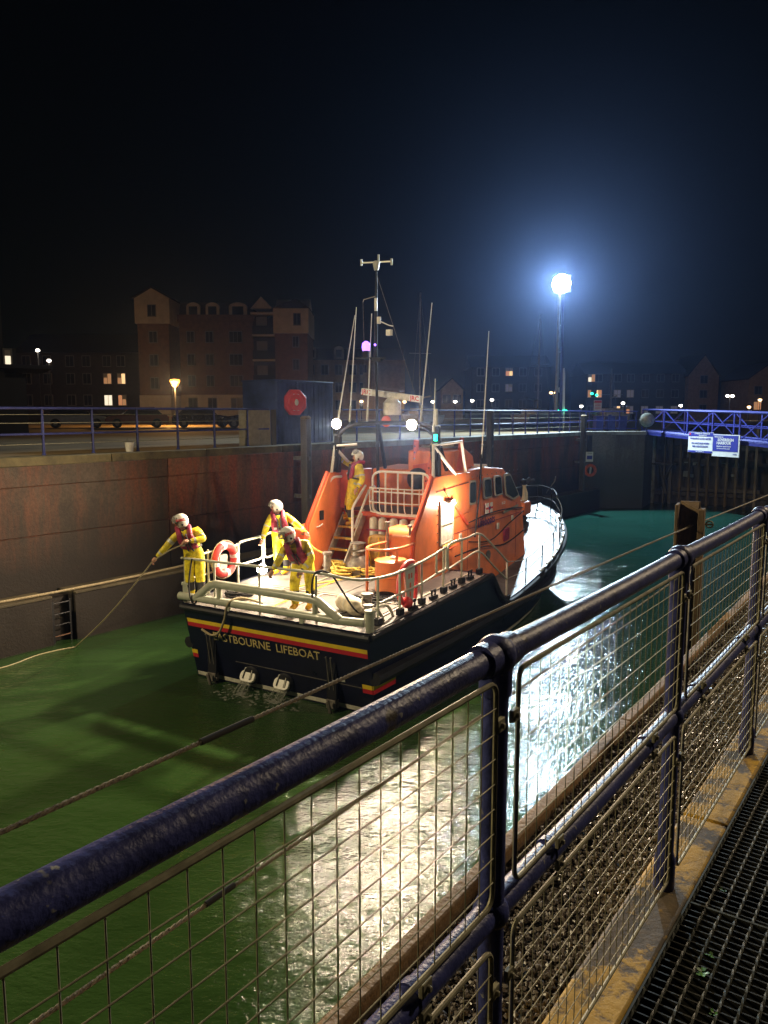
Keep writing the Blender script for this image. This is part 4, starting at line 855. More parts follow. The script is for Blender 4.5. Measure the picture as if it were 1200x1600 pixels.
# towing bitts and capstan
m = MB(); m.lathe([(.30, 0), (.30, .03), (.26, .28), (.15, .42), (.15, .50), (.19, .53), (.14, .56), (.14, .68), (.19, .70), (.10, .72)], 20, (-.30, 3.55, zd(3.55))); m.build('capstan', 'grey_steel', boat)
for x, y, r_, h in ((-.86, 3.15, .09, .46), (1.55, .95, .09, .34), (1.78, .62, .075, .24)): m = MB(); m.lathe([(r_ * 1.7, 0), (r_ * 1.6, .03), (r_, .05), (r_, h), (r_ * 1.35, h + .02), (r_ * 1.3, h + .06), (r_ * .4, h + .07)], 16, (x, y, zd(y))); m.build('bollard', 'grey_steel', boat)
for i in range(2): m = MB(); m.tube(smooth_path([(1.92 - .02 * i, .35 + i * .3, zd(.4)), (1.9, .36 + i * .3, 1.82), (2.0, .55 + i * .35, 1.86), (2.02, .75 + i * .35, zd(.8))], 4), .03, 8); m.build('mooring_horn', 'rail_grey', boat)
# --- starboard side door recess with its light
m = MB(); m.prism(rounded([(4.22, 2.42), (4.80, 2.42), (4.80, 3.36), (4.22, 3.36)], .05), lambda a, q, d: Vector((d, a, q)), W + .005, W + .035); dw = m.build('side_door', 'boot_white', wh, bevel=.006)
for y0, z0, y1, z1 in ((4.2, 2.40, 4.2, 3.40), (4.82, 2.40, 4.82, 3.40), (4.2, 2.86, 4.82, 2.88), (4.18, 2.42, 4.84, 2.46)): MB().bar((W + .04, y0, z0), (W + .04, y1, z1), .03, .03).build('door_bar', 'rail_grey', dw)
m = MB(); m.bar((W + .06, 4.25, 2.36), (W + .10, 4.8, 2.40), .05, .06); m.build('door_sling', 'rope_yellow', wh)
for i in range(8): m = MB(); m.ball((W + .03, 4.08, 1.9 + i * .2), .016, 8, 5); m.build('stud', 'grey_steel', wh)
m = MB(); m.tube(smooth_path([(W + .04, 4.35, 2.28), (W + .12, 4.4, 2.3), (W + .12, 4.95, 2.34), (W + .04, 5.0, 2.3)], 4), .014, 8); m.build('grab_handle', 'red_orange', wh)
m = MB(); m.bar((W + .03, 4.4, 3.62), (W + .06, 5.6, 2.72), .05, .06); m.build('side_strut', 'red_orange', wh)
m = MB(); m.box((W + .10, 4.62, 3.36), (.10, .24, .07)); sl = m.build('side_lamp', 'grey_steel', wh, bevel=.01)
m = MB(); m.ball((W + .13, 4.62, 3.32), .055, 12, 8, (1, 2.0, .8)); m.build('lamp_lens', 'side_lamp_glow', sl)
# deck work lamp clamped to the port rail
m = MB(); m.cyl((-2.12, 2.38, 1.70), (-2.12, 2.38, 2.0), .02, 8); m.box((-2.08, 2.34, 1.86), (.10, .06, .14)); dl = m.build('deck_lamp', 'black_metal', boat, bevel=.01)
m = MB(); m.ball((-2.02, 2.28, 1.86), .115, 14, 10); m.build('deck_lamp_lens', 'deck_lamp_glow', dl)
# --- foredeck gear: raft box, anchor post, searchlight
m = MB(); m.prism(round_rect(.62, .42, .08, 4), lambda a, q, d: Vector((a + .05, 12.75 + d, 2.26 + q)), -.30, .30); m.build('raft_box', 'orange', boat, bevel=.03)
m = MB(); m.lathe([(.10, 0), (.10, .35), (.07, .5), (.06, .95), (.09, 1.0)], 12, (.02, 13.3, 1.96)); m.tube([(.15, 13.25, 2.0), (.12, 13.28, 2.7), (.02, 13.3, 2.95)], .03, 8); m.tube([(-.2, 13.35, 2.0), (-.02, 13.3, 2.6)], .03, 8); ap = m.build('anchor_post', 'rail_grey', boat)
m = MB(); m.bar((-.05, 13.3, 2.95), (.18, 13.4, 3.18), .10, .12); m.bar((.12, 13.3, 2.98), (.30, 13.45, 3.15), .06, .06); m.ball((-.02, 13.28, 3.06), .10, 10, 7); m.build('searchlight', 'black_metal', ap)
m = MB(); m.ball((-.55, 12.9, 2.2), .20, 12, 8); m.cyl((-.55, 12.9, 1.9), (-.55, 12.9, 2.2), .16, 12); m.build('windlass', 'black_metal', boat)
for i, (x, y) in enumerate(((.55, 11.2), (.75, 10.6), (.4, 12.0))): m = MB(); m.lathe([(.06, 0), (.05, .04), (.025, .12), (.06, .14)], 10, (x, y, side_at(y)[1] + .04)); m.build('deck_cleat', 'rubber', boat)

# lamps of the boat
LB = []
def boat_spot(name, p, tgt, e, col, ang, r=.09, blend=.5):
    o = lit_light(name, 'SPOT', p, e, col, boat, r, tgt, ang, blend); return o
for x, y, z in FL:
    boat_spot('floodlight_beam', (x, y - .22, z - .05), (x * .9, -9.0, 0.0) if x > 0 else (-4.5, -7.0, 0.0), BOAT_FLOOD * (1.3 if x > 0 else .85), (1.0, .78, .55), R(150) if x > 0 else R(140), .13, 1.0)
lit_light('deck_lamp_light', 'POINT', (-1.82, 2.12, 2.02), DECK_LAMP, (1.0, .82, .58), boat, .08)
lit_light('side_lamp_light', 'POINT', (W + .24, 4.62, 3.30), SIDE_LAMP, (1.0, .72, .52), boat, .06)
lit_light('blue_beacon_light', 'POINT', (-.72, 4.42, 6.85), .8, (.35, .25, 1.0), boat, .1)

# ================================================================== CREW
def skin_mesh(V, Eg, root, sub=2):
    names = list(V); me = bpy.data.meshes.new('skeleton'); idx = {k: i for i, k in enumerate(names)}
    me.from_pydata([V[k][0] for k in names], [(idx[a], idx[c]) for a, c in Eg], [])
    o = bpy.data.objects.new('skeleton', me); COL.objects.link(o)
    o.modifiers.new('skin', 'SKIN'); sm = o.modifiers.new('sub', 'SUBSURF'); sm.levels = sub; sm.render_levels = sub
    if not me.skin_vertices: me.attributes.new('skin', 'FLOAT', 'POINT')
    sv = me.skin_vertices[0].data
    for k in names:
        r = V[k][1]; sv[idx[k]].radius = r if isinstance(r, tuple) else (r, r); sv[idx[k]].use_root = (k == root)
    dg = bpy.context.evaluated_depsgraph_get(); out = bpy.data.meshes.new_from_object(o.evaluated_get(dg))
    bpy.data.objects.remove(o); return out
def hand(mb, wr, d, up, curl=.6, flip=1):
    d = Vector(d).normalized(); up = Vector(up); up = (up - d * up.dot(d)).normalized(); s_ = d.cross(up) * flip
    mb.ball(wr + d * .045, .045, 10, 7, (.95, .95, .95)); mb.ball(wr + d * .075 + s_ * .0, .042, 10, 7)
    for i, L in enumerate((.068, .078, .072, .056)):
        o = wr + d * .095 + s_ * (.030 - .020 * i); p1 = o + d * L * .5 - up * L * .12; p2 = p1 + (d * (1 - curl) - up * curl).normalized() * L * .45; p3 = p2 + (d * (.2 - curl) - up).normalized() * L * .3
        mb.tube([o, p1, p2, p3], [.0105, .0105, .0095, .007], 6)
    o = wr + d * .045 + s_ * .038; mb.tube([o, o + (s_ + d).normalized() * .035, o + (s_ * .4 + d - up * .6).normalized() * .062], [.013, .012, .009], 6)
def person(label, base, J, face, look, name_txt=None, jacket_open=0.0, visor_up=30):
    root = thing('person', label, 'person', base, 0, 'lifeboat crew in yellow suits and white helmets')
    J = {k: Vector(v) for k, v in J.items()}
    f = Vector(face).normalized(); up = (J['neck'] - J['pelvis']).normalized(); side = f.cross(Vector((0, 0, 1))).normalized()  # side = wearer's right
    V = {'pelvis': (J['pelvis'], (.195, .155)), 'waist': (J['pelvis'].lerp(J['chest'], .5), (.185, .15)), 'chest': (J['chest'], (.205, .155)), 'neckb': (J['chest'].lerp(J['neck'], .75), (.10, .09)), 'neck': (J['neck'], .062)}
    Eg = [('pelvis', 'waist'), ('waist', 'chest'), ('chest', 'neckb'), ('neckb', 'neck')]
    for q in ('R', 'L'):
        sh, el, wr = J['sh' + q], J['el' + q], J['wr' + q]; hp, kn, an = J['hip' + q], J['kn' + q], J['an' + q]
        toe = an + f * .15 + Vector((0, 0, -.035)); heel = an + Vector((0, 0, -.025))
        V.update({'sh' + q: (sh, .098), 'ua' + q: (sh.lerp(el, .5), .085), 'el' + q: (el, .074), 'fa' + q: (el.lerp(wr, .5), .068), 'wr' + q: (wr, .043),
                  'hip' + q: (hp, .132), 'th' + q: (hp.lerp(kn, .5), .122), 'kn' + q: (kn, .098), 'cf' + q: (kn.lerp(an, .45), .096), 'an' + q: (an, .074), 'toe' + q: (toe, .048)})
        Eg += [('chest', 'sh' + q), ('sh' + q, 'ua' + q), ('ua' + q, 'el' + q), ('el' + q, 'fa' + q), ('fa' + q, 'wr' + q), ('pelvis', 'hip' + q), ('hip' + q, 'th' + q), ('th' + q, 'kn' + q), ('kn' + q, 'cf' + q), ('cf' + q, 'an' + q), ('an' + q, 'toe' + q)]
    me = skin_mesh(V, Eg, 'pelvis')
    SUIT, BLACK, TAPE, BOOT, SKIN = 0, 1, 2, 3, 4
    body = MB(); body.v = [tuple(v.co) for v in me.vertices]
    bones = [(a, c, V[a][0], V[c][0]) for a, c in Eg]
    for p in me.polygons:
        c = p.center; best = None
        for a, b_, A, Bq in bones:
            d = Bq - A; t = max(0, min(1, (c - A).dot(d) / d.length_squared)); ds = (c - A - d * t).length
            if best is None or ds < best[0]: best = (ds, a, b_, t)
        _, a, b_, t = best; mi = SUIT
        if b_.startswith('wr') and t < .45 and t > .12: mi = TAPE
        if b_.startswith('wr') and t > .86: mi = BLACK
        if a.startswith('ua') and .15 < t < .5: mi = TAPE
        if a.startswith('kn') and t > .55: mi = BLACK
        if a.startswith('cf') and t < .35: mi = BLACK
        if (a.startswith('cf') and t > .75) or a.startswith('an'): mi = BOOT
        if a == 'neckb' and t > .3: mi = BLACK
        body.f.append(tuple(p.vertices)); body.mi.append(mi)
    bpy.data.meshes.remove(me)
    # head with a face
    lk_ = Vector(look).normalized(); lr = lk_.cross(Vector((0, 0, 1))).normalized(); lu = lr.cross(lk_).normalized()
    HM = Matrix(((lr.x, lk_.x, lu.x), (lr.y, lk_.y, lu.y), (lr.z, lk_.z, lu.z))).to_4x4(); hc = J['head']
    body.cur = SKIN; body.ball(hc, .098, 16, 12, (.84, 1.0, 1.22), HM); body.tube([J['neck'] - Vector((0, 0, .02)), hc - lu * .05], [.056, .058], 10)
    def H(x, y, z): return hc + lr * x + lk_ * y + lu * z
    body.tube([H(0, .085, .02), H(0, .112, -.018), H(0, .095, -.026)], [.010, .015, .010], 6)
    for x in (-.085, .085): body.ball(H(x, -.005, -.01), .022, 8, 6, (.5, 1, 1.4), HM)
    body.ball(H(0, .075, -.085), .035, 8, 6, (1, .8, .8), HM)
    body.cur = BLACK
    for x in (-.033, .033): body.ball(H(x, .084, .015), .010, 8, 6)
    body.bar(H(-.024, .094, -.055), H(.024, .094, -.055), .008, .006)
    body.cur = SKIN
    for q, fl in (('R', 1), ('L', -1)):
        d = (J['wr' + q] - J['el' + q]).normalized(); hand(body, J['wr' + q], d, Vector((0, 0, 1)) if abs(d.z) < .85 else -f, .7, fl)
    body.build('body', ['suit_yellow', 'jacket_black', 'tape_grey', 'boot_yellow', 'skin'], root, smooth=70, fix=False)
    # helmet: shell with an open face
    def shell(rad, test, n=28, mm=20, sc=(.98, 1.12, 1.08)):
        g = MB(); vs = []; fs = []
        for i in range(mm + 1):
            th = math.pi * i / mm
            for j in range(n):
                ph = 2 * math.pi * j / n; vs.append(Vector((math.sin(th) * math.cos(ph), math.sin(th) * math.sin(ph), math.cos(th))))
        for i in range(mm):
            for j in range(n):
                q = (i * n + j, (i + 1) * n + j, (i + 1) * n + (j + 1) % n, i * n + (j + 1) % n)
                c = sum((vs[k] for k in q), Vector()) / 4
                if test(c.normalized()): fs.append(q)
        used = sorted({k for q in fs for k in q}); mp_ = {k: i for i, k in enumerate(used)}
        g.add([hc + HM @ Vector((vs[k].x * rad * sc[0], vs[k].y * rad * sc[1], vs[k].z * rad * sc[2])) + lu * .025 for k in used], [tuple(mp_[k] for k in q) for q in fs]); return g
    hs = shell(.138, lambda c: c.z > -.78 and not (c.y > .38 and c.z < .30) and not (c.y > .62 and c.z < .36)); he = hs.build('helmet', 'helmet_white', root, smooth=60)
    so = he.modifiers.new('solid', 'SOLIDIFY'); so.thickness = .014
    vm = Matrix.Rotation(R(visor_up), 4, 'X'); vi = vm.inverted()
    vs_ = shell(.158, lambda c: (vi @ c).y > .52 and -.42 < (vi @ c).z < .36); v = vs_.build('visor', 'visor', he, smooth=60); so = v.modifiers.new('solid', 'SOLIDIFY'); so.thickness = .004
    m = MB(); m.ball(hc + lr * .135 + lu * -.035 + lk_ * -.01, .022, 10, 6, (.4, 1, 1), HM); m.ball(hc - lr * .135 + lu * -.035 + lk_ * -.01, .022, 10, 6, (.4, 1, 1), HM); m.build('visor_pivot', 'rubber', he)
    if name_txt:
        for sg in (1, -1):
            o = hc + lr * sg * .139 + lu * .062 - lk_ * .012; ux = lk_ * (1 if sg > 0 else -1); uy = (lu - lr * sg * .35).normalized()
            text_mb(name_txt, .062, depth=.004, M=frame_M(o, ux, uy), bold=.002).build('name_lettering', 'print_red', he, smooth=0)
    # inflatable life jacket
    ch, pv = J['chest'], J['pelvis']; tu = up; ts = (J['shR'] - J['shL']).normalized(); tf = ts.cross(tu) * (1 if ts.cross(tu).dot(f) > 0 else -1)
    TM = Matrix(((ts.x, tf.x, tu.x), (ts.y, tf.y, tu.y), (ts.z, tf.z, tu.z))).to_4x4()
    jm = MB(); jm.cur = 0
    for sg in (1, -1):
        jm.ball(ch + ts * sg * .095 + tf * .145 - tu * .03, .10, 14, 10, (.85, .62, 1.75), TM)
        jm.tube([ch + ts * sg * .10 + tf * .13 + tu * .10, ch + ts * sg * .115 + tf * .03 + tu * .22, ch + ts * sg * .09 - tf * .09 + tu * .22], [.055, .05, .05], 10)
    jm.ball(ch - tf * .085 + tu * .20, .075, 12, 8, (1.5, .7, .8), TM); jm.ball(ch + tf * .15 - tu * .15, .10, 12, 8, (1.7, .55, .75), TM); jk = jm.build('life_jacket', 'jacket_maroon', root, smooth=60)
    b1 = MB(); wc = pv.lerp(ch, .48); pts = [wc + ts * .195 * math.cos(a) + tf * .165 * math.sin(a) for a in [2 * math.pi * i / 20 for i in range(20)]]; b1.tube(pts, .024, 6, closed=True); b1.build('belt', 'jacket_black', jk)
    for sg in (1, -1):
        m = MB(); m.tube([ch + ts * sg * .035 + tf * .215 + tu * .13, ch + ts * sg * .03 + tf * .21 - tu * .14, pv.lerp(ch, .3) + ts * sg * .05 + tf * .165], .016, 6); m.build('strap', 'jacket_black', jk)
    m = MB(); m.box((0, 0, 0), (.07, .012, .05), None); m.v = [tuple((TM @ Vector(x)) + ch + ts * .10 + tf * .21 - tu * .10) for x in m.v]; m.build('badge', 'tape_grey', jk)
    return root
n, l, b = nodes_of('visor'); b.inputs['Base Color'].default_value = (.75, .72, .66, 1); b.inputs['Roughness'].default_value = .12; b.inputs['Transmission Weight'].default_value = .75; b.inputs['IOR'].default_value = 1.2

p1 = B(-2.02, .25, zd(.25))
person('crew member at the port stern corner hauling in a line with one arm stretched out', p1, dict(
    anR=(-.11, .02, .09), anL=(.10, .02, .09), knR=(-.13, -.05, .48), knL=(.08, -.04, .48), hipR=(-.12, .0, .88), hipL=(.06, .03, .88), pelvis=(-.03, .02, .94),
    chest=(-.15, -.02, 1.27), neck=(-.21, -.05, 1.47), head=(-.255, -.07, 1.585), shR=(-.33, -.04, 1.36), shL=(.01, .0, 1.38), elR=(-.53, -.12, 1.12), wrR=(-.73, -.18, .90),
    elL=(.21, -.10, 1.26), wrL=(-.06, -.27, 1.24)), (-.8, -.6, 0), (-.93, -.36, -.12), 'RUSSELL', visor_up=22)
p2 = B(-1.78, 2.62, zd(2.62))
person('crew member standing by the port rail holding the taut yellow rope', p2, dict(
    anR=(-.08, .05, .09), anL=(.14, .10, .09), knR=(-.04, -.02, .45), knL=(.12, .05, .45), hipR=(-.06, .02, .83), hipL=(.11, .05, .83), pelvis=(.03, .04, .89),
    chest=(-.01, .0, 1.22), neck=(-.03, -.02, 1.42), head=(-.06, -.05, 1.545), shR=(-.19, -.04, 1.31), shL=(.17, .02, 1.33), elR=(-.30, -.06, 1.06), wrR=(-.36, -.16, .84),
    elL=(.38, .0, 1.17), wrL=(.58, -.06, 1.0)), (-.75, -.66, 0), (-.97, -.2, -.1), None, visor_up=38)
p3 = B(.30, .62, zd(.62))
person('crew member bending forward over the middle of the stern rail', p3, dict(
    anR=(-.12, .0, .09), anL=(.17, .03, .09), knR=(-.13, -.06, .49), knL=(.17, -.04, .49), hipR=(-.07, .12, .86), hipL=(.13, .13, .86), pelvis=(.03, .13, .92),
    chest=(-.07, -.14, 1.18), neck=(-.14, -.27, 1.37), head=(-.20, -.34, 1.48), shR=(-.27, -.18, 1.25), shL=(.12, -.16, 1.29), elR=(-.37, -.36, 1.02), wrR=(-.46, -.46, .87),
    elL=(.23, -.27, 1.04), wrL=(.06, -.44, .86)), (-.5, -.86, 0), (-.86, -.42, -.28), 'JUNE F', visor_up=18)
p4 = B(-.98, 4.30, 2.66)
person('crew member coming down the ladder from the upper deck, one hand on the rail', p4, dict(
    anR=(-.04, .10, .20), anL=(.03, -.06, .09), knR=(-.06, .06, .56), knL=(-.02, -.10, .50), hipR=(.05, .14, .90), hipL=(.10, -.05, .90), pelvis=(.09, .05, .96),
    chest=(.17, .04, 1.30), neck=(.20, .03, 1.50), head=(.17, .02, 1.62), shR=(.10, .20, 1.40), shL=(.22, -.14, 1.40), elR=(-.06, .24, 1.46), wrR=(-.26, .20, 1.58),
    elL=(.30, -.20, 1.12), wrL=(.17, -.28, .92)), (-.95, -.3, 0), (-.98, -.1, -.12), None, visor_up=75)

# ================================================================== LOOSE GEAR ON THE BOAT
def boat_thing(name, label, cat, t, s, z, group=None): return thing(name, label, cat, B(t, s, z), -BH, group)
def lifebuoy(root, axis, rad, r, bands, cmain, cband, tilt=None):
    m = MB(); N = 40; M = tilt
    for k in range(N):
        a0, a1 = 2 * math.pi * k / N, 2 * math.pi * (k + 1) / N; m.cur = 1 if (k % (N // bands)) < 2 else 0
        rr = r * (1.06 if m.cur else 1.0); pts = []
        for a in (a0, a1):
            v = Vector((0, math.cos(a), math.sin(a))) if axis == 'x' else Vector((math.cos(a), 0, math.sin(a))); v *= rad
            pts.append(v if M is None else M @ v)
        # a wedge of the torus
        ring = []
        for a, c in zip((a0, a1), pts):
            u = c.normalized(); w = Vector((1, 0, 0)) if axis == 'x' else Vector((0, 1, 0)); w = w if M is None else M @ w
            ring.append([c + (u * math.cos(q) + w * math.sin(q)) * rr for q in [2 * math.pi * j / 12 for j in range(12)]])
        m.loft(ring, cap=False)
    return m.build('ring', [cmain, cband], root, smooth=60)
lb = boat_thing('lifebuoy', 'red and white lifebuoy hung on the port rail behind the crew member', 'lifebuoy', -2.06, 1.12, 2.27)
lifebuoy(lb, 'x', .295, .085, 4, 'buoy_red', 'print_white')
MB().ring((0, 0, 0), .40, .010, 'x', 30, 6).build('grab_line', 'rope_tan', lb)
m = MB(); m.prism(rounded([(-.10, -.2), (.10, -.2), (.12, .1), (-.12, .1)], .04), lambda a, q, d: Vector((d, a, q)), -.12, -.02); m.build('light_pouch', 'raft_white', lb)
rb = boat_thing('rescue_board', 'pale slotted rescue board with red float strapped to the starboard rail', 'rescue board', 1.98, 1.62, 1.78)
m = MB(); m.prism(rounded([(-.11, -.05), (.12, -.05), (.20, .62), (.10, .80), (-.12, .80), (-.20, .62)], .06), lambda a, q, d: Vector((d, a, q)), .07, .11); bd = m.build('board', 'tape_grey', rb, bevel=.01)
for q, z in ((-.05, .5), (.05, .5), (0, .32), (0, .15)): m = MB(); m.box((.112, q, z), (.006, .05, .10)); m.build('slot', 'red_orange', bd, bevel=.003)
m = MB(); m.ball((.12, -.14, .02), .11, 14, 10); m.build('float', 'buoy_red', rb)
m = MB(); m.tube(smooth_path([(.05, .28, .0), (.04, .34, .35), (.06, .22, .70), (.08, -.1, .74), (.06, -.3, .55), (.05, -.33, .2), (.08, -.2, .0)], 5), .05, 10); m.build('horseshoe', 'buoy_red', rb)
# ropes in coils
def coil(root, cx, cy, rad, n_, r, mname, z0=0.0, jit=.06, squash=1.0, rise=.05):
    m = MB(); pts = []; ph = random.uniform(0, 6)
    for i in range(n_ * 16):
        a = i / 16 * 2 * math.pi + ph; rr = rad * (.55 + .45 * (.5 + .5 * math.sin(i * .211 + ph))) ; cx_ = cx + jit * math.sin(i * .071 + ph); cy_ = cy + jit * math.cos(i * .053 + ph)
        pts.append((cx_ + rr * math.cos(a), cy_ + rr * math.sin(a) * squash, z0 + r + rise * i / (n_ * 16) + r * (1 + math.sin(i * .37)) * .6))
    m.tube(pts, r, 7); return m.build('rope', mname, root, smooth=70)
yr = boat_thing('rope_coil', 'big heap of yellow rope on the deck before the ladder', 'rope', -.35, 3.35, zd(3.35), 'coiled ropes on the aft deck')
for (cx, cy, rad, k, sq) in ((-.45, .05, .22, 5, .8), (-.1, -.1, .26, 6, .8), (.28, .28, .30, 7, .8), (.10, .45, .22, 5, .9), (.42, .05, .24, 5, .7), (-.6, .3, .15, 4, 1), (-.25, -.28, .2, 3, .7)): coil(yr, cx, cy, rad, k, .021, 'rope_yellow', .0, .09, sq, .16)
MB().tube(smooth_path([(.3, -.1, .03), (.1, -.7, .03), (-.1, -1.2, .03), (-.25, -1.7, .03), (.0, -2.3, .03), (.05, -2.6, .03)], 8), .02, 7).build('rope', 'rope_yellow', yr)
kr = boat_thing('rope_coil', 'tangle of dark rope near the starboard rail and the cream fender', 'rope', 1.28, 1.75, zd(1.75), 'coiled ropes on the aft deck')
for (cx, cy, rad, k) in ((0, .15, .24, 4), (-.1, .35, .2, 4), (.05, -.25, .22, 4), (-.35, -.2, .17, 3), (.15, -.55, .2, 3), (.45, .25, .14, 3)): coil(kr, cx, cy, rad, k, .017, 'rope_black', 0, .07, .8, .06)
k2 = boat_thing('rope_coil', 'small coil of dark rope just inside the port end of the stern bar', 'rope', -1.42, .72, zd(.72), 'coiled ropes on the aft deck')
for (cx, cy, rad, k) in ((0, 0, .22, 4), (.2, .05, .18, 4), (-.12, .1, .16, 3)): coil(k2, cx, cy, rad, k, .018, 'rope_black', 0, .05, .8, .10)
tr_ = thing('tow_rope', 'taut yellow rope running from a crew member to the deck bollard', 'rope', B(-.86, 3.15, 2.2), 0)
hL = p2 + Vector((.62, -.08, 1.0)); o = tr_.location
MB().tube([Vector(p) - o for p in smooth_path([p2 + Vector((.2, -.2, 1.12)), hL, B(-1.15, 2.95, 2.36), B(-.87, 3.12, 2.16), B(-.78, 3.2, 2.0), B(-.5, 3.1, 1.75)], 6)], .021, 8).build('rope', 'rope_yellow', tr_, smooth=70)
# cream fender, bag, hanging lines
fd = boat_thing('fender', 'fat cream fender lying on deck inside the starboard stern corner', 'fender', 1.25, .86, zd(.86) + .17)
FM = frame_M((0, 0, 0), (.48, .2, .85), (.87, -.48, -.03)); Q = Vector((.88, -.47, 0)).to_track_quat('Z', 'Y').to_matrix().to_4x4()
m = MB(); m.lathe([(.03, -.46), (.06, -.42), (.10, -.38), (.155, -.32), (.17, -.22), (.17, .22), (.155, .32), (.10, .38), (.06, .42), (.03, .46)], 20, (0, 0, 0), Q); m.build('fender_body', 'fender_cream', fd)
m = MB(); m.lathe([(.172, -.02), (.174, 0), (.172, .02)], 20, (0, 0, 0), Q); m.build('fender_band', 'boot_white', fd)
bg = boat_thing('canvas_bag', 'bulging yellow-tan canvas bag standing beside the ladder under the bottles', 'bag', -.02, 3.98, zd(3.98))
m = MB(); m.lathe([(.12, 0), (.19, .04), (.23, .25), (.26, .5), (.25, .72), (.21, .80), (.10, .83)], 14, (0, 0, 0), Matrix.Diagonal((1.05, .8, 1, 1))); m.v = [(x + .018 * math.sin(y * 31 + z * 23), y + .016 * math.sin(x * 27 + z * 17), z) for x, y, z in m.v]; m.build('bag_body', 'bag_yellow', bg)
for sx in (-.1, .12): m = MB(); m.tube(smooth_path([(sx, -.20, .8), (sx * 1.3, -.225, .55), (sx * .9, -.20, .25), (sx, -.16, .02)], 5), .018, 6); m.build('bag_strap', 'hull_yellow', bg)
sr = thing('stern_line', 'tan rope draped over the stern bar and looped against the transom', 'rope', B(-.95, -.05, 1.6), 0); o = sr.location
MB().tube([Vector(q) - o for q in smooth_path([B(-.55, .5, 1.66), B(-.8, .18, 1.80), B(-.92, -.06, 1.72), B(-1.02, -.07, 1.4), B(-1.2, -.03, 1.12), B(-1.42, .0, 1.02), B(-1.72, .05, 1.08)], 8)], .024, 8).build('rope', 'rope_tan', sr, smooth=70)
hs_ = thing('hanging_strap', 'dark webbing strap hanging from the port end of the stern rail', 'strap', B(-1.92, -.02, 2.4), 0); o = hs_.location
MB().tube([Vector(q) - o for q in smooth_path([B(-1.9, .02, 2.48), B(-1.93, -.04, 2.1), B(-1.90, -.07, 1.78), B(-1.8, -.06, 1.6), B(-1.74, -.02, 1.72)], 6)], .017, 6).build('webbing', 'rope_black', hs_)
bh = thing('black_hose', 'black hose looping over the starboard half of the stern rail', 'hose', B(1.1, .05, 2.4), 0); o = bh.location
MB().tube([Vector(q) - o for q in smooth_path([B(1.32, 1.0, 1.66), B(1.25, .5, 1.70), B(1.12, .1, 1.75), B(1.02, -.02, 2.05), B(1.04, -.03, 2.42), B(1.13, .02, 2.55), B(1.32, .12, 2.50), B(1.42, .3, 2.2), B(1.55, .6, 1.75), B(1.7, .9, 1.64)], 6)], .018, 8).build('hose', 'rope_black', bh, smooth=70)
# line thrown from the hauling crew member to the water
hv = thing('heaving_line', 'thin pale line running from an outstretched hand down to the water', 'rope', p1 + Vector((-.7, -.2, .85)), 0); o = hv.location
pts = smooth_path([p1 + Vector((.0, -.33, 1.28)), p1 + Vector((-.08, -.32, 1.22)), p1 + Vector((-.45, -.26, 1.05)), p1 + Vector((-.80, -.21, .83))], 5); h0 = pts[-1]; h1 = Vector((-7.04, 16.98, .015))
pts += [h0.lerp(h1, t_ / 12) - Vector((0, 0, .10 * math.sin(math.pi * t_ / 12))) for t_ in range(1, 12)]
pts += smooth_path([h1, Vector((-7.35, 16.75, .012)), Vector((-7.67, 16.35, .012)), Vector((-7.98, 15.6, .012)), Vector((-8.6, 15.1, .012)), Vector((-9.6, 14.9, .012))], 6)
MB().tube([q - o for q in pts], .014, 7).build('rope', 'rope_tan', hv, smooth=70)
# water running from the exhausts
n, l, b = nodes_of('falling_water'); b.inputs['Base Color'].default_value = (.75, .78, .72, 1); b.inputs['Roughness'].default_value = .15; b.inputs['Transmission Weight'].default_value = .6; b.inputs['IOR'].default_value = 1.33; b.inputs['Alpha'].default_value = .5
for x, lbl in ((-.67, 'water streaming from the port exhaust flap'), (.15, 'water streaming from the starboard exhaust flap')):
    m = MB()
    for k in range(16):
        dx = random.uniform(-.14, .14); dv = random.uniform(-.1, .0); w = random.uniform(.004, .012)
        m.tube([B(x + dx, .18, .19), B(x + dx * 1.1, .08 + dv * .3, .12), B(x + dx * 1.2 + random.uniform(-.03, .03), dv, .0)], [w, w * .8, w * .5], 5)
    for k in range(150):
        a = random.uniform(0, 6.28); q = random.uniform(0, .62) ** 1.3 ; m.ball(B(x + q * 1.3 * math.cos(a), -.05 + q * .8 * math.sin(a), .002), random.uniform(.006, .030), 6, 4, (1.4, 1.2, .25))
    tag(m.build('exhaust_water', 'falling_water', smooth=60, fix=False), lbl, 'water', kind='stuff')

# ================================================================== FAR QUAY
def lock_thing(name, label, cat, n_, l_, z_, group=None, rz=0): return thing(name, label, cat, Lk(n_, l_, z_), rzL + rz, group)
# railing on the far quay
fence = thing('quay_railing', 'long blue post-and-rail fence on top of the far lock wall', 'railing', (0, 0, 0), rzL)
def nfence(q): return -17.2 + .052 * (q - 10)
pm = MB(); pm.cyl((0, 0, 0), (0, 0, 1.13), .034, 10); pm.lathe([(.05, 0), (.05, .03), (.034, .05)], 10); pme = pm.mesh('post', 'quay_blue')
q = 1.42
while q < 43.5:
    if not (18.4 < q < 21.4): put('post', pme, fence, loc=(nfence(q), q, QZ))
    q += 1.308
for a0, a1 in ((0.2, 18.0), (21.6, 43.2)):
    for z, r, nm in ((1.13, .03, 'top_rail'), (.52, .028, 'middle_rail'), (.78, .008, 'wire'), (.28, .008, 'wire'), (.98, .006, 'wire')): MB().tube([(nfence(a0), a0, QZ + z), (nfence((a0 + a1) / 2), (a0 + a1) / 2, QZ + z - .006), (nfence(a1), a1, QZ + z)], r, 8).build(nm, 'quay_blue' if r > .01 else 'galv', fence)
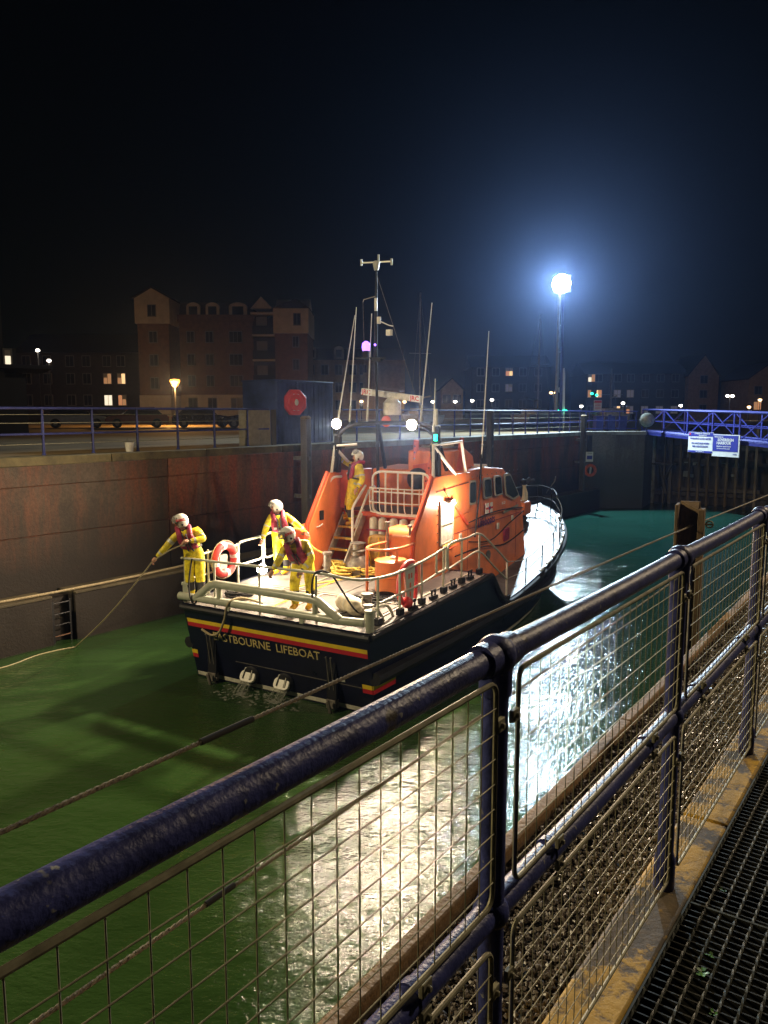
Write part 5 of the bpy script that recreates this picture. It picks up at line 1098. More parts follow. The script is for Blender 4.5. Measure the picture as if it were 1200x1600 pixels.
# railing round the corner towards the bridge
f2 = thing('corner_railing', 'blue railing on the corner of the far quay beside the bridge', 'railing', Lk(-14.2, 43.6, QZ), rzL + R(-48))
for i in range(4): MB().cyl((0, i * 1.0 - 1.6, 0), (0, i * 1.0 - 1.6, 1.12), .034, 10).build('post', 'bridge_blue', f2)
for z in (1.12, .6, .15): MB().cyl((0, -1.7, z), (0, 1.5, z), .028, 8).build('rail', 'bridge_blue', f2)
for sx in (-.6, .1, .8): m = MB(); m.box((-.6, sx, .4), (.5, .45, .8)); m.box((-.6, sx, .83), (.56, .5, .05)); m.build('bollard_box', 'bridge_blue', f2, bevel=.02)
# blue steel kiosk
kio = lock_thing('steel_kiosk', 'dark blue steel store cabin beside the far railing', 'cabin', -17.75, 20.05, QZ)
m = MB(); m.box((0, 0, 1.02), (1.5, 2.9, 2.04)); m.build('cabin_body', 'kiosk_blue', kio, bevel=.02)
m = MB(); m.box((0, 0, 2.06), (1.56, 2.96, .06)); m.build('cabin_roof', 'kiosk_blue', kio, bevel=.015)
for yy in (-1.40, -.45, .45, 1.40): m = MB(); m.box((.765, yy, 1.02), (.04, .07, 2.0)); m.build('corner_post', 'kiosk_blue', kio, bevel=.006)
for k in range(14): m = MB(); m.box((.755, -1.3 + k * .2, 1.02), (.02, .06, 1.9)); m.build('cladding_rib', 'kiosk_blue', kio, bevel=.008)
lh = lock_thing('lifebuoy_case', 'red octagonal lifebuoy case on the blue steel cabin', 'lifebuoy case', -16.86, 19.35, QZ + 1.36, rz=R(-18))
m = MB(); m.prism([(.45 * math.cos(R(22.5 + 45 * i)), .45 * math.sin(R(22.5 + 45 * i))) for i in range(8)], lambda a, c, d: Vector((d, a, c)), -.10, .05); cs = m.build('case', 'buoy_red', lh, bevel=.03)
m = MB(); m.lathe([(.30, 0), (.26, .05), (.12, .06)], 20, (.05, 0, 0), Matrix.Rotation(R(90), 4, 'Y')); m.build('case_dome', 'buoy_red', cs)
m = MB(); m.ball((.10, 0, 0), .10, 14, 8, (.3, .8, 1.15)); m.build('white_spot', 'print_white', cs)
for sg in (1, -1): m = MB(); m.prism([(-.13, .19 * sg), (.13, .19 * sg), (.10, .27 * sg), (-.10, .27 * sg)], lambda a, c, d: Vector((d, a, c)), .06, .085); m.build('white_bar', 'print_white', cs)
cb = lock_thing('service_cabinet', 'beige service cabinet left of the blue cabin', 'cabinet', -17.0, 17.6, QZ)
m = MB(); m.box((0, 0, .55), (.4, 1.0, 1.1)); m.build('cabinet_body', 'cabinet', cb, bevel=.015)
for dy in (-.25, .25): m = MB(); m.box((.205, dy, .55), (.02, .47, 1.0)); m.build('cabinet_door', 'cabinet', cb, bevel=.008)
m = MB(); m.box((.22, .62, .56), (.06, .18, 1.12)); m.build('side_post', 'timber_wet', cb)
bkt = lock_thing('bucket', 'small white bucket on the far quay edge behind the railing', 'bucket', -17.0, 12.9, QZ)
m = MB(); m.lathe([(.09, 0), (.12, .24), (.13, .25), (.11, .24), (.085, .02)], 14); m.build('pail', 'white_paint', bkt); MB().ring((0, 0, .24), .12, .005, 'y', 12, 5, arc=(0, math.pi)).build('handle', 'grey_steel', bkt)
# fender piles on the far wall
for q, zt, dn, lbl in ((18.5, 5.15, .55, 'timber fender pile in front of the blue cabin'), (30.1, 5.35, .5, 'timber fender pile on the far wall behind the wheelhouse'), (40.2, 5.15, .45, 'timber fender pile beside the orange lifebuoy on the far wall')):
    pl_ = lock_thing('fender_pile', lbl, 'pile', nu(q) + dn, q, -1.5, 'fender piles on the far lock wall')
    h = zt + 1.5; m = MB(); m.box((0, 0, h / 2), (.26, .26, h)); m.build('pile_shaft', 'timber_wet', pl_, bevel=.04)
    m = MB(); m.lathe([(.16, 0), (.17, .05), (.10, .1)], 10, (0, 0, h - .02)); m.build('pile_cap', 'timber', pl_)
    for zz in (2.6, 4.2, 5.4): m = MB(); m.bar((-.5, 0, zz), (.15, 0, zz), .08, .12); m.build('pile_bracket', 'grey_steel', pl_)
# lifebuoy and notice on the far wall
wb = lock_thing('wall_lifebuoy', 'orange lifebuoy hung on the far lock wall below a small notice', 'lifebuoy', -14.70, 41.60, 2.16, rz=R(-49)); lifebuoy(wb, 'x', .28, .085, 4, 'buoy_orange', 'buoy_orange'); m = MB(); m.tube([(-.05, 0, -.2), (0, .02, .1), (.02, 0, .3)], [.05, .06, .02], 8); m.build('throw_line', 'raft_white', wb)
sg_ = lock_thing('wall_notice', 'small white and blue notice above the lifebuoy on the far wall', 'sign', -14.76, 41.56, 2.6, rz=R(-49))
m = MB(); m.box((0, 0, .32), (.03, .42, .55)); m.build('board', 'print_white', sg_, bevel=.005); m = MB(); m.box((.018, 0, .28), (.006, .30, .20)); m.build('blue_panel', 'print_blue', sg_)
for k in range(3): m = MB(); m.box((.018, 0, .47 + .03 * k), (.005, .26, .012)); m.build('text_line', 'grey_steel', sg_)
m = MB(); m.box((-.05, 0, 1.0), (.12, .24, 1.0)); m.build('backing_post', 'rubber', sg_)

# --- quay floodlight
FP = Vector((10.0, 45.0, QZ))
fl = thing('floodlight_mast', 'tall twin-pole mast with a dazzling white floodlight on the far quay', 'floodlight', FP, rzL)
MB().tube([(0, 0, 0), (0, 0, 8.1)], [.11, .07], 12).build('pole', 'pole_grey', fl)
MB().tube([(.28, 0, 0), (.22, 0, 8.0)], [.10, .06], 12).build('pole', 'quay_blue', fl)
for z in (1.5, 3.0, 4.5, 6.0): MB().bar((0, 0, z), (.27, 0, z), .05).build('pole_tie', 'pole_grey', fl)
m = MB(); m.box((.12, 0, .55), (.5, .3, 1.1)); m.build('control_box', 'quay_blue', fl, bevel=.02)
hd = MB(); hd.box((.12, .10, 8.3), (1.0, .16, .95)); hdo = hd.build('lamp_head', 'pole_grey', fl, bevel=.03)
m = MB(); m.ball((.12, -.05, 8.3), .54, 24, 14, (1.0, .45, .98)); m.build('lamp_glass', 'flood_glow', hdo)
lit_light('quay_flood_light', 'SPOT', (.1, -.50, 8.22), QUAY_FLOOD, (.66, .86, 1.0), fl, .35, (14.0, -16, 2.0), R(146), .5)
mk = thing('marker_post', 'tall slim white tapering marker post by the floodlight', 'post', (10.38, 45.0, QZ), rzL)
m = MB(); m.tube([(0, 0, 0), (0, 0, 1.2), (0, 0, 3.1), (0, 0, 3.6)], [.13, .13, .09, .05], 4); m.build('marker_blade', 'marker_white', mk)
m = MB(); m.lathe([(.16, -.02), (.17, 0), (.16, .02)], 16, (-.12, -.16, 2.35), Matrix.Rotation(R(90), 4, 'X')); m.build('round_plate', 'print_white', mk)
m = MB(); m.box((0, -.02, 1.18), (.5, .14, .05)); m.build('green_lamp_bar', 'green_glow', mk)
rs = thing('red_notice', 'white notice board with red header above the far railing', 'sign', (12.68, 46.0, QZ), rzL + R(34))
m = MB(); m.box((0, 0, 1.45), (.46, .04, .66)); m.build('board', 'print_white', rs); m = MB(); m.box((0, -.026, 1.69), (.44, .006, .14)); m.build('header', 'print_red', rs)
for k in range(4): m = MB(); m.box((0, -.026, 1.55 - k * .09), (.34, .006, .03)); m.build('text_line', 'print_red', rs)
MB().cyl((0, .04, 0), (0, .04, 1.75), .03, 8).build('sign_post', 'pole_grey', rs)
ws = thing('small_notice', 'small white and blue plate on the corner railing', 'sign', (13.28, 45.6, QZ), rzL + R(34))
m = MB(); m.box((0, 0, .86), (.32, .03, .27)); m.build('board', 'print_white', ws); m = MB(); m.box((.03, -.02, .88), (.2, .006, .12)); m.build('blue_panel', 'print_blue', ws); MB().cyl((0, .04, 0), (0, .04, 1), .02, 8).build('sign_post', 'quay_blue', ws)
mr_ = lock_thing('round_mirror', 'round metal disc mounted at the end of the blue bridge', 'disc', -12.3, 43.6, QZ, rz=R(30))
m = MB(); m.lathe([(.39, -.03), (.40, 0), (.34, .05), (.18, .08), (.02, .09)], 24, (0, -.1, .64), Matrix.Rotation(R(90), 4, 'X')); m.build('disc', 'mirror_back', mr_); m = MB(); m.lathe([(.44, -.02), (.44, .02)], 24, (0.03, .0, .64), Matrix.Rotation(R(90), 4, 'X')); m.build('disc_backing', 'rubber', mr_); MB().cyl((0, 0, 0), (0, 0, .7), .035, 8).build('disc_post', 'quay_blue', mr_)

# --- blue truss footbridge
BA, BB_ = Vector((-12.9, 44.9, 0)), Vector((3.0, 35.0, 0)); bd_ = (BB_ - BA); BL = bd_.length; ba = math.atan2(bd_.y, bd_.x)
br = thing('footbridge', 'bright blue steel truss footbridge crossing the lock', 'bridge', Lk(BA.x, BA.y, 0), rzL + ba)
def zb(x): return 4.28 - .42 * x / 8.4
def zt(x): return 5.52 - .22 * x / 8.4
for y in (0, 1.5):
    MB().tube([(0, y, zb(0)), (BL, y, zb(BL))], .13, 4).build('bottom_chord', 'bridge_blue', br); MB().tube([(0, y, zt(0)), (BL, y, zt(BL))], .06, 4).build('top_chord', 'bridge_blue', br)
    MB().tube([(0, y, (zt(0) + zb(0)) / 2), (BL, y, (zt(BL) + zb(BL)) / 2)], .03, 6).build('middle_chord', 'bridge_blue', br)
    nb = 11
    for i in range(nb + 1):
        x = BL * i / nb; MB().bar((x, y, zb(x)), (x, y, zt(x)), .07, .07).build('upright', 'bridge_blue', br)
        if i < nb:
            x2 = BL * (i + 1) / nb; a, c = ((x, zb(x)), (x2, zt(x2))) if i % 2 == 0 else ((x, zt(x)), (x2, zb(x2))); MB().bar((a[0], y, a[1]), (c[0], y, c[1]), .06, .05).build('diagonal', 'bridge_blue', br)
m = MB(); m.prism([(0, zb(0) + .05), (BL, zb(BL) + .05), (BL, zb(BL) + .10), (0, zb(0) + .10)], lambda a, c, d: Vector((a, d, c)), -.02, 1.52); m.build('walkway', 'bridge_blue', br)
m = MB(); m.prism([(0, zb(0) - .16), (BL, zb(BL) - .16), (BL, zb(BL) + .05), (0, zb(0) + .05)], lambda a, c, d: Vector((a, d, c)), -.12, -.05); m.build('side_beam', 'bridge_blue', br)
# --- timber gate screen below the bridge with two notice boards
gt_ = thing('lock_gate', 'dark timber lock gate with vertical fender posts below the bridge', 'gate', Lk(-12.5, 46.6, 0), rzL + R(5))
m = MB(); m.box((6, .9, 1.4), (14.5, .3, 5.4)); m.build('gate_leaf', 'timber_wet', gt_)
for k in range(15): x = -.6 + k * .95; m = MB(); m.box((x, .70, 1.4), (.5, .08, 5.3)); m.build('gate_plank', 'timber_wet', gt_, bevel=.01)
for z in (.6, 2.4, 3.3): m = MB(); m.box((6, .55, z), (13, .22, .26)); m.build('gate_beam', 'timber_wet', gt_, bevel=.02)
for k in range(9): x = 1.35 + k * .50; m = MB(); m.box((x, .1, 1.4 + (.3 if k in (0, 8) else 0)), (.13, .14, 5.0 + (.6 if k in (0, 8) else 0))); m.build('fender_post', 'timber', gt_, bevel=.015)
for z in (.9, 2.6): m = MB(); m.box((3.3, .25, z), (4.6, .12, .2)); m.build('screen_rail', 'timber_wet', gt_)
for x, w in ((-.25, .35), (.45, .12), (.8, .2)): m = MB(); m.box((x, .2, 1.6), (w, .25, 5.2)); m.build('mooring_post', 'coping' if w > .3 else 'timber_wet', gt_, bevel=.02)
m = MB(); m.box((.4, .05, 2.35), (1.5, .5, .1)); m.bar((.2, -.1, 2.3), (.6, .1, .6), .12); m.bar((.9, -.1, 2.3), (.3, .1, 1.0), .1); m.build('gate_landing', 'timber_wet', gt_)
for k in range(16):
    a_ = (random.uniform(1.4, 5.2), .38, random.uniform(1.6, 3.2)); m = MB(); m.box(a_, (random.uniform(.15, .45), .06, random.uniform(.08, .3))); m.build('lichen_patch', 'coping', gt_, bevel=.02)
nb1 = thing('notice_board', 'white harbour notice board with blue header hung below the bridge', 'sign', (Matrix.Translation(Lk(BA.x, BA.y, 0)) @ Matrix.Rotation(rzL + ba, 4, 'Z')) @ Vector((3.80, -.28, 3.30)), rzL + ba, 'notice boards below the bridge')
m = MB(); m.box((.85, 0, .5), (1.66, .05, 1.06)); m.build('board', 'print_white', nb1); m = MB(); m.box((.85, -.03, .92), (1.62, .008, .2)); m.build('header', 'print_blue', nb1); m = MB(); m.box((.85, -.03, .035), (1.62, .008, .10)); m.build('footer', 'print_blue', nb1)
def sign_text(parent, txt, size, x, z, mt, bold=.002): text_mb(txt, size, depth=.002, M=frame_M((x, -.038, z), (1, 0, 0), (0, 0, 1)), bold=bold).build('lettering', mt, parent, smooth=0)
sign_text(nb1, 'SOVEREIGN HARBOUR', .10, .95, .96, 'print_white'); sign_text(nb1, 'WATERFRONT', .08, 1.0, .86, 'print_white')
sign_text(nb1, 'WARNING LOCK GATES', .125, .85, .70, 'print_blue', .004); sign_text(nb1, 'DO NOT PASS WHEN', .12, .85, .46, 'print_blue', .004); sign_text(nb1, 'RED LIGHTS SHOW', .12, .85, .30, 'print_blue', .004); sign_text(nb1, 'VHF CHANNEL 17', .07, .85, .035, 'print_white')
m = MB(); m.ball((.14, -.03, .92), .07, 10, 6, (1, .15, 1)); m.build('emblem', 'print_red', nb1)
nb2 = thing('notice_board', 'blue harbour welcome board with white text hung below the bridge', 'sign', (Matrix.Translation(Lk(BA.x, BA.y, 0)) @ Matrix.Rotation(rzL + ba, 4, 'Z')) @ Vector((5.42, -.28, 3.20)), rzL + ba, 'notice boards below the bridge')
m = MB(); m.box((.85, 0, .5), (1.68, .05, 1.10)); m.build('board', 'print_white', nb2); m = MB(); m.box((.83, -.03, .61), (1.56, .008, .80)); m.build('blue_panel', 'print_blue', nb2)
sign_text(nb2, 'Welcome to', .11, .42, .93, 'print_white'); sign_text(nb2, 'SOVEREIGN', .19, .85, .78, 'print_white', .006); sign_text(nb2, 'HARBOUR', .19, .74, .62, 'print_white', .006); sign_text(nb2, 'Maximum speed 5 knots', .09, .75, .46, 'print_white'); sign_text(nb2, 'Call lock control on arrival', .075, .72, .35, 'print_white'); sign_text(nb2, 'premier', .07, 1.45, .10, 'print_blue')

# --- far right lock wall seen under the bridge at the right edge
m = MB(); m.box((0, 0, 0), (.6, 3, 6)); rw = m.build('gate_pier', 'gate_concrete', bevel=.05); rw.location = Lk(-5.6, 45.4, 1.0); rw.rotation_euler = (0, 0, rzL + R(20)); tag(rw, 'dark concrete gate pier at the right edge below the bridge', 'pier')

# ================================================================== BUILDINGS
def window(root, x, y, z, w, h, lit=None, frame='far_frame', bars=1):
    m = MB(); m.box((x, y - .06, z), (w + .16, .12, h + .16)); f = m.build('window', frame, root)
    k = bars + 1; pw = (w - .06 * (k - 1)) / k
    alts = {'win_white': ('win_white', 'win_curtain'), 'win_warm': ('win_warm', 'win_curtain', 'win_orange'), 'win_orange': ('win_orange', 'win_dim')}
    for i in range(k):
        cx = x - w / 2 + pw / 2 + i * (pw + .06); g_ = random.choice(alts[lit]) if lit in alts else (lit or 'far_glass'); hh = h * random.choice((1, 1, .6)) if lit in alts else h
        m = MB(); m.box((cx, y - .125, z - (h - hh) / 2), (pw, .03, hh)); pn = m.build('pane', g_, f)
        if hh < h: m = MB(); m.box((cx, y - .128, z + hh / 2), (pw, .03, h - hh)); m.build('blind', 'render_white', f)
def dormer(root, x, y, z, w, h):
    m = MB(); m.prism([(-w / 2, 0), (w / 2, 0), (w / 2, h * .7)] + [(w / 2 * math.cos(R(a)), h * .7 + h * .3 * math.sin(R(a))) for a in range(15, 180, 15)] + [(-w / 2, h * .7)], lambda a, c, d: Vector((x + a, y + d, z + c)), -.3, 1.6); o = m.build('dormer', 'render_white', root)
    m = MB(); m.box((x, y - .32, z + h * .42), (w * .62, .05, h * .6)); m.build('dormer_pane', 'far_glass', o)
A = thing('apartment_block', 'brick apartment block with white gabled corner towers behind the far quay', 'building', (-18.0, 88, QZ))
def part(root, nm, mt, c, d, bevel=0): m = MB(); m.box(c, d); return m.build(nm, mt, root, bevel=bevel)
part(A, 'brick_wall', 'wall_brick', (-.8, 5, 5.65), (8.3, 10, 11.3)); part(A, 'ground_floor', 'render_white', (-.8, 4.9, 1.55), (8.4, 10.1, 3.1)); part(A, 'parapet', 'wall_brick', (-.8, 4.95, 11.6), (8.6, 10.2, .7))
m = MB(); m.prism([(0, 11.5), (.9, 13.4), (9, 13.4), (10, 11.5)], lambda a, c, d: Vector((d, a, c)), -5.0, 3.4); m.build('mansard_roof', 'roof_slate', A)
for px_ in (-3.35, -1.2, 1.65): dormer(A, px_, .35, 11.75, 1.5 if px_ < 1 else 2.0, 1.55)
for zz in (8.9, 6.4, 3.95 + .1): 
    for x, w in ((-3.7, .75), (-1.6, .75), (1.35, 1.35)): window(A, x, 0, zz + .6, w, 1.15, bars=1 if w < 1 else 2)
for x, w in ((-3.6, .9), (-1.4, .9), (1.35, 1.2)): window(A, x, -.15, 2.1, w, 1.2)
tw = part(A, 'tower', 'wall_brick', (-7.3, 1.5, 5.4), (3.4, 7, 10.8)); part(A, 'tower_base', 'render_white', (-7.3, 1.45, 1.5), (3.5, 7.1, 3.0)); part(A, 'tower_head', 'render_white', (-7.3, 1.4, 12.1), (3.8, 7.2, 2.7))
m = MB(); m.prism([(-2.2, 13.3), (0, 14.55), (2.2, 13.3), (2.2, 13.45), (0, 14.75), (-2.2, 13.45)], lambda a, c, d: Vector((-7.3 + a, d, c)), -2.5, 5.2); m.build('tower_roof', 'roof_slate', A); m = MB(); m.prism([(-1.9, 13.4), (1.9, 13.4), (0, 14.5)], lambda a, c, d: Vector((-7.3 + a, d, c)), -2.22, 5); m.build('tower_gable', 'render_white', A)
for zz in (12.1, 9.3, 6.8, 4.3): window(A, -7.3, -2.0 - (.2 if zz > 12 else 0), zz, .8, 1.15)
part(A, 'balcony_bay', 'brick_dark', (4.6, 4, 5.8), (2.6, 8, 11.6))
for k, zz in enumerate((4.2, 6.9, 9.6)):
    part(A, 'balcony_slab', 'render_white', (4.6, -.4, zz), (2.5, 1.2, .2)); part(A, 'balcony_front', 'roof_slate', (4.6, -.95, zz + .6), (2.4, .05, .9)); part(A, 'balcony_door', 'far_frame', (4.3, -.03, zz + 1.2), (1.2, .06, 1.9))
part(A, 'balcony_roof', 'render_white', (4.6, -.2, 12.0), (2.8, 1.4, .25)); m = MB(); m.prism([(-1.2, 12.6), (1.2, 12.6), (0, 13.9)], lambda a, c, d: Vector((4.3 + a, d, c)), -.2, 4); m.build('balcony_gable', 'render_white', A)
part(A, 'corner_tower', 'wall_brick', (7.7, 2.5, 4.9), (3.6, 7, 9.8)); part(A, 'corner_head', 'render_white', (7.7, 2.4, 11.2), (3.9, 7.2, 2.8)); m = MB(); m.prism([(-2.1, 12.5), (2.1, 12.5), (.6, 13.5)], lambda a, c, d: Vector((7.7 + a, d, c)), -1.4, 6.2); m.build('corner_roof', 'roof_slate', A); m = MB(); m.prism([(-1.2, 12.45), (3.2, 12.45), (1.0, 13.7)], lambda a, c, d: Vector((d, a, c)), 5.9, 9.7); m.build('corner_gable', 'render_white', A)
window(A, 8.4, -1.2, 11.3, .7, 1.2); window(A, 8.2, -1.0, 6.4, .6, 1.1); window(A, 8.2, -1.0, 8.9, .6, 1.1)
# low dark wing
Wg = thing('dark_terrace', 'low dark terrace with two lit windows left of the apartment block', 'building', (-37, 95, QZ))
part(Wg, 'wall', 'brick_dark', (0, 5, 4.2), (15.6, 10, 8.4)); m = MB(); m.prism([(-.6, 8.3), (5, 11), (10.6, 8.3)], lambda a, c, d: Vector((d, a, c)), -7.9, 7.9); m.build('roof', 'roof_slate', Wg)
for i, x in enumerate((-6.5, -4.0, -1.2, .8, 3.3, 5.0)):
    for zz in (2.6, 5.2, 7.3): window(Wg, x, 0, zz, .9, 1.2, 'win_white' if (i == 4 and zz in (5.2, 2.6)) else ('win_warm' if (i == 5 and zz in (5.2, 2.6)) else None))
# far buff terrace and gabled houses
Tb = thing('buff_terrace', 'long buff brick terrace partly hidden behind the mast of the lifeboat', 'building', (-5.5, 112, QZ))
part(Tb, 'wall', 'brick_buff', (0, 5, 4.3), (17, 10, 8.6)); part(Tb, 'attic', 'roof_slate', (0, 5.5, 9.4), (16.6, 9, 1.8)); part(Tb, 'step_block', 'brick_buff', (5.5, 4.0, 3.4), (6, 9, 6.8))
for x in (-7, -5, -3, -1, 1, 2.5): 
    for zz in (2.2, 4.7, 7.2): window(Tb, x, 0, zz, .9, 1.3)
for x in (-5, -1, 3): dormer(Tb, x, .9, 8.8, 1.4, 1.8)
def house(label, x, y, w, h, gable, mt, wins, lits, nm='gabled_house'):
    o = thing(nm, label, 'building', (x, y, QZ)); part(o, 'wall', mt, (0, 5, h / 2), (w, 10, h))
    if gable: m = MB(); m.prism([(-w / 2, h), (w / 2, h), (0, h + gable)], lambda a, c, d: Vector((a, d, c)), 0, 10); m.build('gable', mt, o); m = MB(); m.prism([(-w / 2 - .3, h - .15), (0, h + gable), (w / 2 + .3, h - .15), (w / 2 + .3, h + .05), (0, h + gable + .2), (-w / 2 - .3, h + .05)], lambda a, c, d: Vector((a, d, c)), -.2, 10.2); m.build('roof', 'roof_slate', o)
    else: m = MB(); m.prism([(-.4, h), (5, h + 2.2), (10.4, h)], lambda a, c, d: Vector((d, a, c)), -w / 2 - .3, w / 2 + .3); m.build('roof', 'roof_slate', o)
    for i, (wx, wz) in enumerate(wins): window(o, wx, 0, wz, 1.1, 1.2, lits.get(i))
    return o
house('small pale gabled house seen between the aerials', 10.5, 120, 3.4, 4.6, 1.7, 'brick_buff', [(-.8, 3.2), (.8, 3.2)], {})
house('dark hipped block behind the second aerial with one lit upper window', 21, 129, 13, 8.6, 0, 'brick_dark', [(x, z) for z in (2.6, 5.2, 7.8) for x in (-5, -2.5, -.3, 2, 4.5)], {12: 'win_warm', 7: 'win_orange'})
house('long dark apartment row behind the bridge with scattered lit windows', 42.5, 131, 17, 7.6, 0, 'brick_dark', [(x, z) for z in (1.6, 4.3, 6.9) for x in (-7.6, -6.4, -3.2, -1.0, 1.5, 4.0, 6.5)], {14: 'win_white', 8: 'win_warm', 7: 'win_white', 9: 'win_orange', 2: 'win_warm', 3: 'win_orange', 4: 'win_dim', 5: 'win_dim', 6: 'win_dim', 10: 'win_dim'}, 'apartment_row')
house('tall narrow gabled house rising above the blue bridge', 53.2, 129.5, 5.0, 7.2, 3.4, 'brick_buff', [(0, 1.8), (0, 4.2), (0, 6.6)], {})
house('dim orange-lit house at the right edge beyond the bridge', 60.5, 122, 6.5, 6.4, 2.4, 'brick_buff', [(-1.8, 2.2), (-1.8, 4.6)], {0: 'win_warm'})
# harbour control building at the left edge
ct = thing('control_tower', 'dark harbour control building at the left edge with bright office windows', 'building', (-17.6, 34, QZ), R(30))
part(ct, 'tower_shaft', 'dark_cladding', (.2, 1, 4.6), (1.5, 2, 9.2)); part(ct, 'base_wall', 'dark_cladding', (.2, 3.2, 1.4), (3.4, 4, 2.8)); part(ct, 'canopy', 'roof_slate', (1.0, 1.1, 3.02), (3.6, 4.4, .16)); part(ct, 'tower_cap', 'roof_slate', (.2, 1, 9.3), (1.8, 2.4, .2))
for x, w in ((.5, .40), (1.1, .22)): window(ct, x, -.03, 3.45, w, .62, 'win_white', bars=0)
part(ct, 'upper_wall', 'dark_cladding', (1.0, 1.6, 3.5), (1.0, 2.2, .8))

# ================================================================== CARS, YACHTS, STREET LAMPS
def car_mesh_root(label, paint, loc, rz):
    o = thing('parked_car', label, 'car', loc, rz, 'cars parked behind the far railing')
    m = MB(); m.prism(rounded([(-2.1, .28), (2.1, .28), (2.15, .62), (1.95, .78), (1.1, .90), (-2.0, .92), (-2.12, .6)], .12), lambda a, c, d: Vector((a, d, c)), -.85, .85); m.build('body', paint, o, bevel=.06)
    m = MB(); m.prism(rounded([(-1.75, .9), (1.05, .9), (.45, 1.38), (-1.2, 1.42)], .12), lambda a, c, d: Vector((a, d * (.86 if c > 1.2 else 1), c)), -.76, .76); m.build('cabin', 'window_glass', o, bevel=.05)
    m = MB(); m.prism(rounded([(-1.25, 1.38), (.5, 1.34), (.42, 1.42), (-1.15, 1.46)], .03), lambda a, c, d: Vector((a, d, c)), -.62, .62); m.build('roof', paint, o)
    for x in (-1.3, 1.35):
        for y in (-.82, .82): m = MB(); m.lathe([(.18, -.1), (.31, -.1), (.33, -.05), (.33, .05), (.31, .1), (.18, .1)], 16, (x, y, .33), Matrix.Rotation(R(90), 4, 'X')); w = m.build('wheel', 'rubber', o); m = MB(); m.lathe([(.17, -.105), (.15, .105)], 12, (x, y, .33), Matrix.Rotation(R(90), 4, 'X')); m.build('rim', 'grey_steel', w)
    for y in (-.6, .6): m = MB(); m.box((2.1, y, .68), (.1, .32, .12)); m.build('headlight', 'white_paint', o, bevel=.02); m = MB(); m.box((-2.08, y, .72), (.08, .26, .14)); m.build('tail_light', 'hull_red', o, bevel=.02)
    return o
car_mesh_root('white parked car leftmost behind the far railing', 'car_white', (-21.5, 54, QZ), R(20)); car_mesh_root('red-brown parked car second from the left behind the far railing', 'car_red', (-17.4, 54.5, QZ), R(200)); car_mesh_root('dark parked car near the foot of the orange street lamp', 'car_dark', (-12.9, 55, QZ), R(15)); car_mesh_root('dark parked car rightmost of the row, left of the blue cabin', 'car_dark', (-8.9, 53, QZ), R(190))
def yacht(label, x, y, top, rz):
    o = thing('moored_yacht', label, 'yacht', (x, y, QZ), rz, 'yachts laid up beyond the far quay'); rg = []
    for s_, hb, zs in ((-4, .9, .9), (-2, 1.3, .85), (1, 1.4, .95), (3, .8, 1.1), (4.4, .05, 1.25)): rg.append([Vector((s_, hb, zs)), Vector((s_, hb * .8, .3)), Vector((s_, 0, .02)), Vector((s_, -hb * .8, .3)), Vector((s_, -hb, zs))])
    m = MB(); m.loft(rg); m.build('hull', 'tape_grey', o); m = MB(); m.prism([(-2, .85), (1.8, .95), (1.2, 1.4), (-1.8, 1.4)], lambda a, c, d: Vector((a, d, c)), -.7, .7); m.build('cabin', 'boot_white', o, bevel=.05)
    MB().tube([(.6, 0, .9), (.6, 0, top - QZ)], [.08, .05], 8).build('mast', 'pole_grey', o); MB().cyl((.6, 0, 2.2), (-3, 0, 2.3), .06, 8).build('boom', 'pole_grey', o); MB().bar((.6, -.9, (top - QZ) * .55), (.6, .9, (top - QZ) * .55), .03).build('spreader', 'pole_grey', o)
    m = MB(); m.tube([(.6, 0, top - QZ), (4.3, 0, 1.3)], .01, 5); m.tube([(.6, 0, top - QZ), (-3.9, 0, 1.0)], .01, 5); m.build('stays', 'grey_steel', o)
yacht('yacht with tall grey mast behind the middle of the lifeboat', 3.0, 62, 14.8, R(100)); yacht('yacht with tall mast left of the quay floodlight', 13.7, 70, 14.1, R(60)); yacht('yacht with short mast right of the quay floodlight', 17.9, 61, 8.8, R(80))
def street_lamp(label, x, y, z, gl, r=.22, twin=False, light=None, sodium=False):
    o = thing('street_lamp', label, 'street lamp', (x, y, QZ), 0, 'lit street lamps beyond the far quay'); h = z - QZ
    MB().tube([(0, 0, 0), (0, 0, .8), (0, 0, h)], [.09, .06, .045], 8).build('pole', 'black_metal', o)
    for dx in ((-.35, .35) if twin else (0,)):
        if twin: MB().bar((0, 0, h - .1), (dx, 0, h), .04).build('arm', 'black_metal', o)
        m = MB()
        if sodium: m.lathe([(.14, -.34), (.42, .06), (.38, .2), (.05, .25)], 12, (dx, 0, h))
        else: m.ball((dx, 0, h), r, 12, 8, (1, 1, .7))
        m.build('lamp_globe', gl, o)
        m = MB(); m.lathe([(r * 1.05, .0), (r * .7, .08), (.03, .16)], 12, (dx, 0, h + r * .62)); m.build('lamp_cap', 'black_metal', o)
    if light: lit_light('street_lamp_light', 'POINT', (0, -.3, h - .3), light, (1.0, .50, .14) if sodium else (1.0, .85, .65), o, .2)
street_lamp('orange sodium street lamp in front of the apartment block', -17.2, 64, 7.85, 'sodium_glow', light=SODIUM, sodium=True)
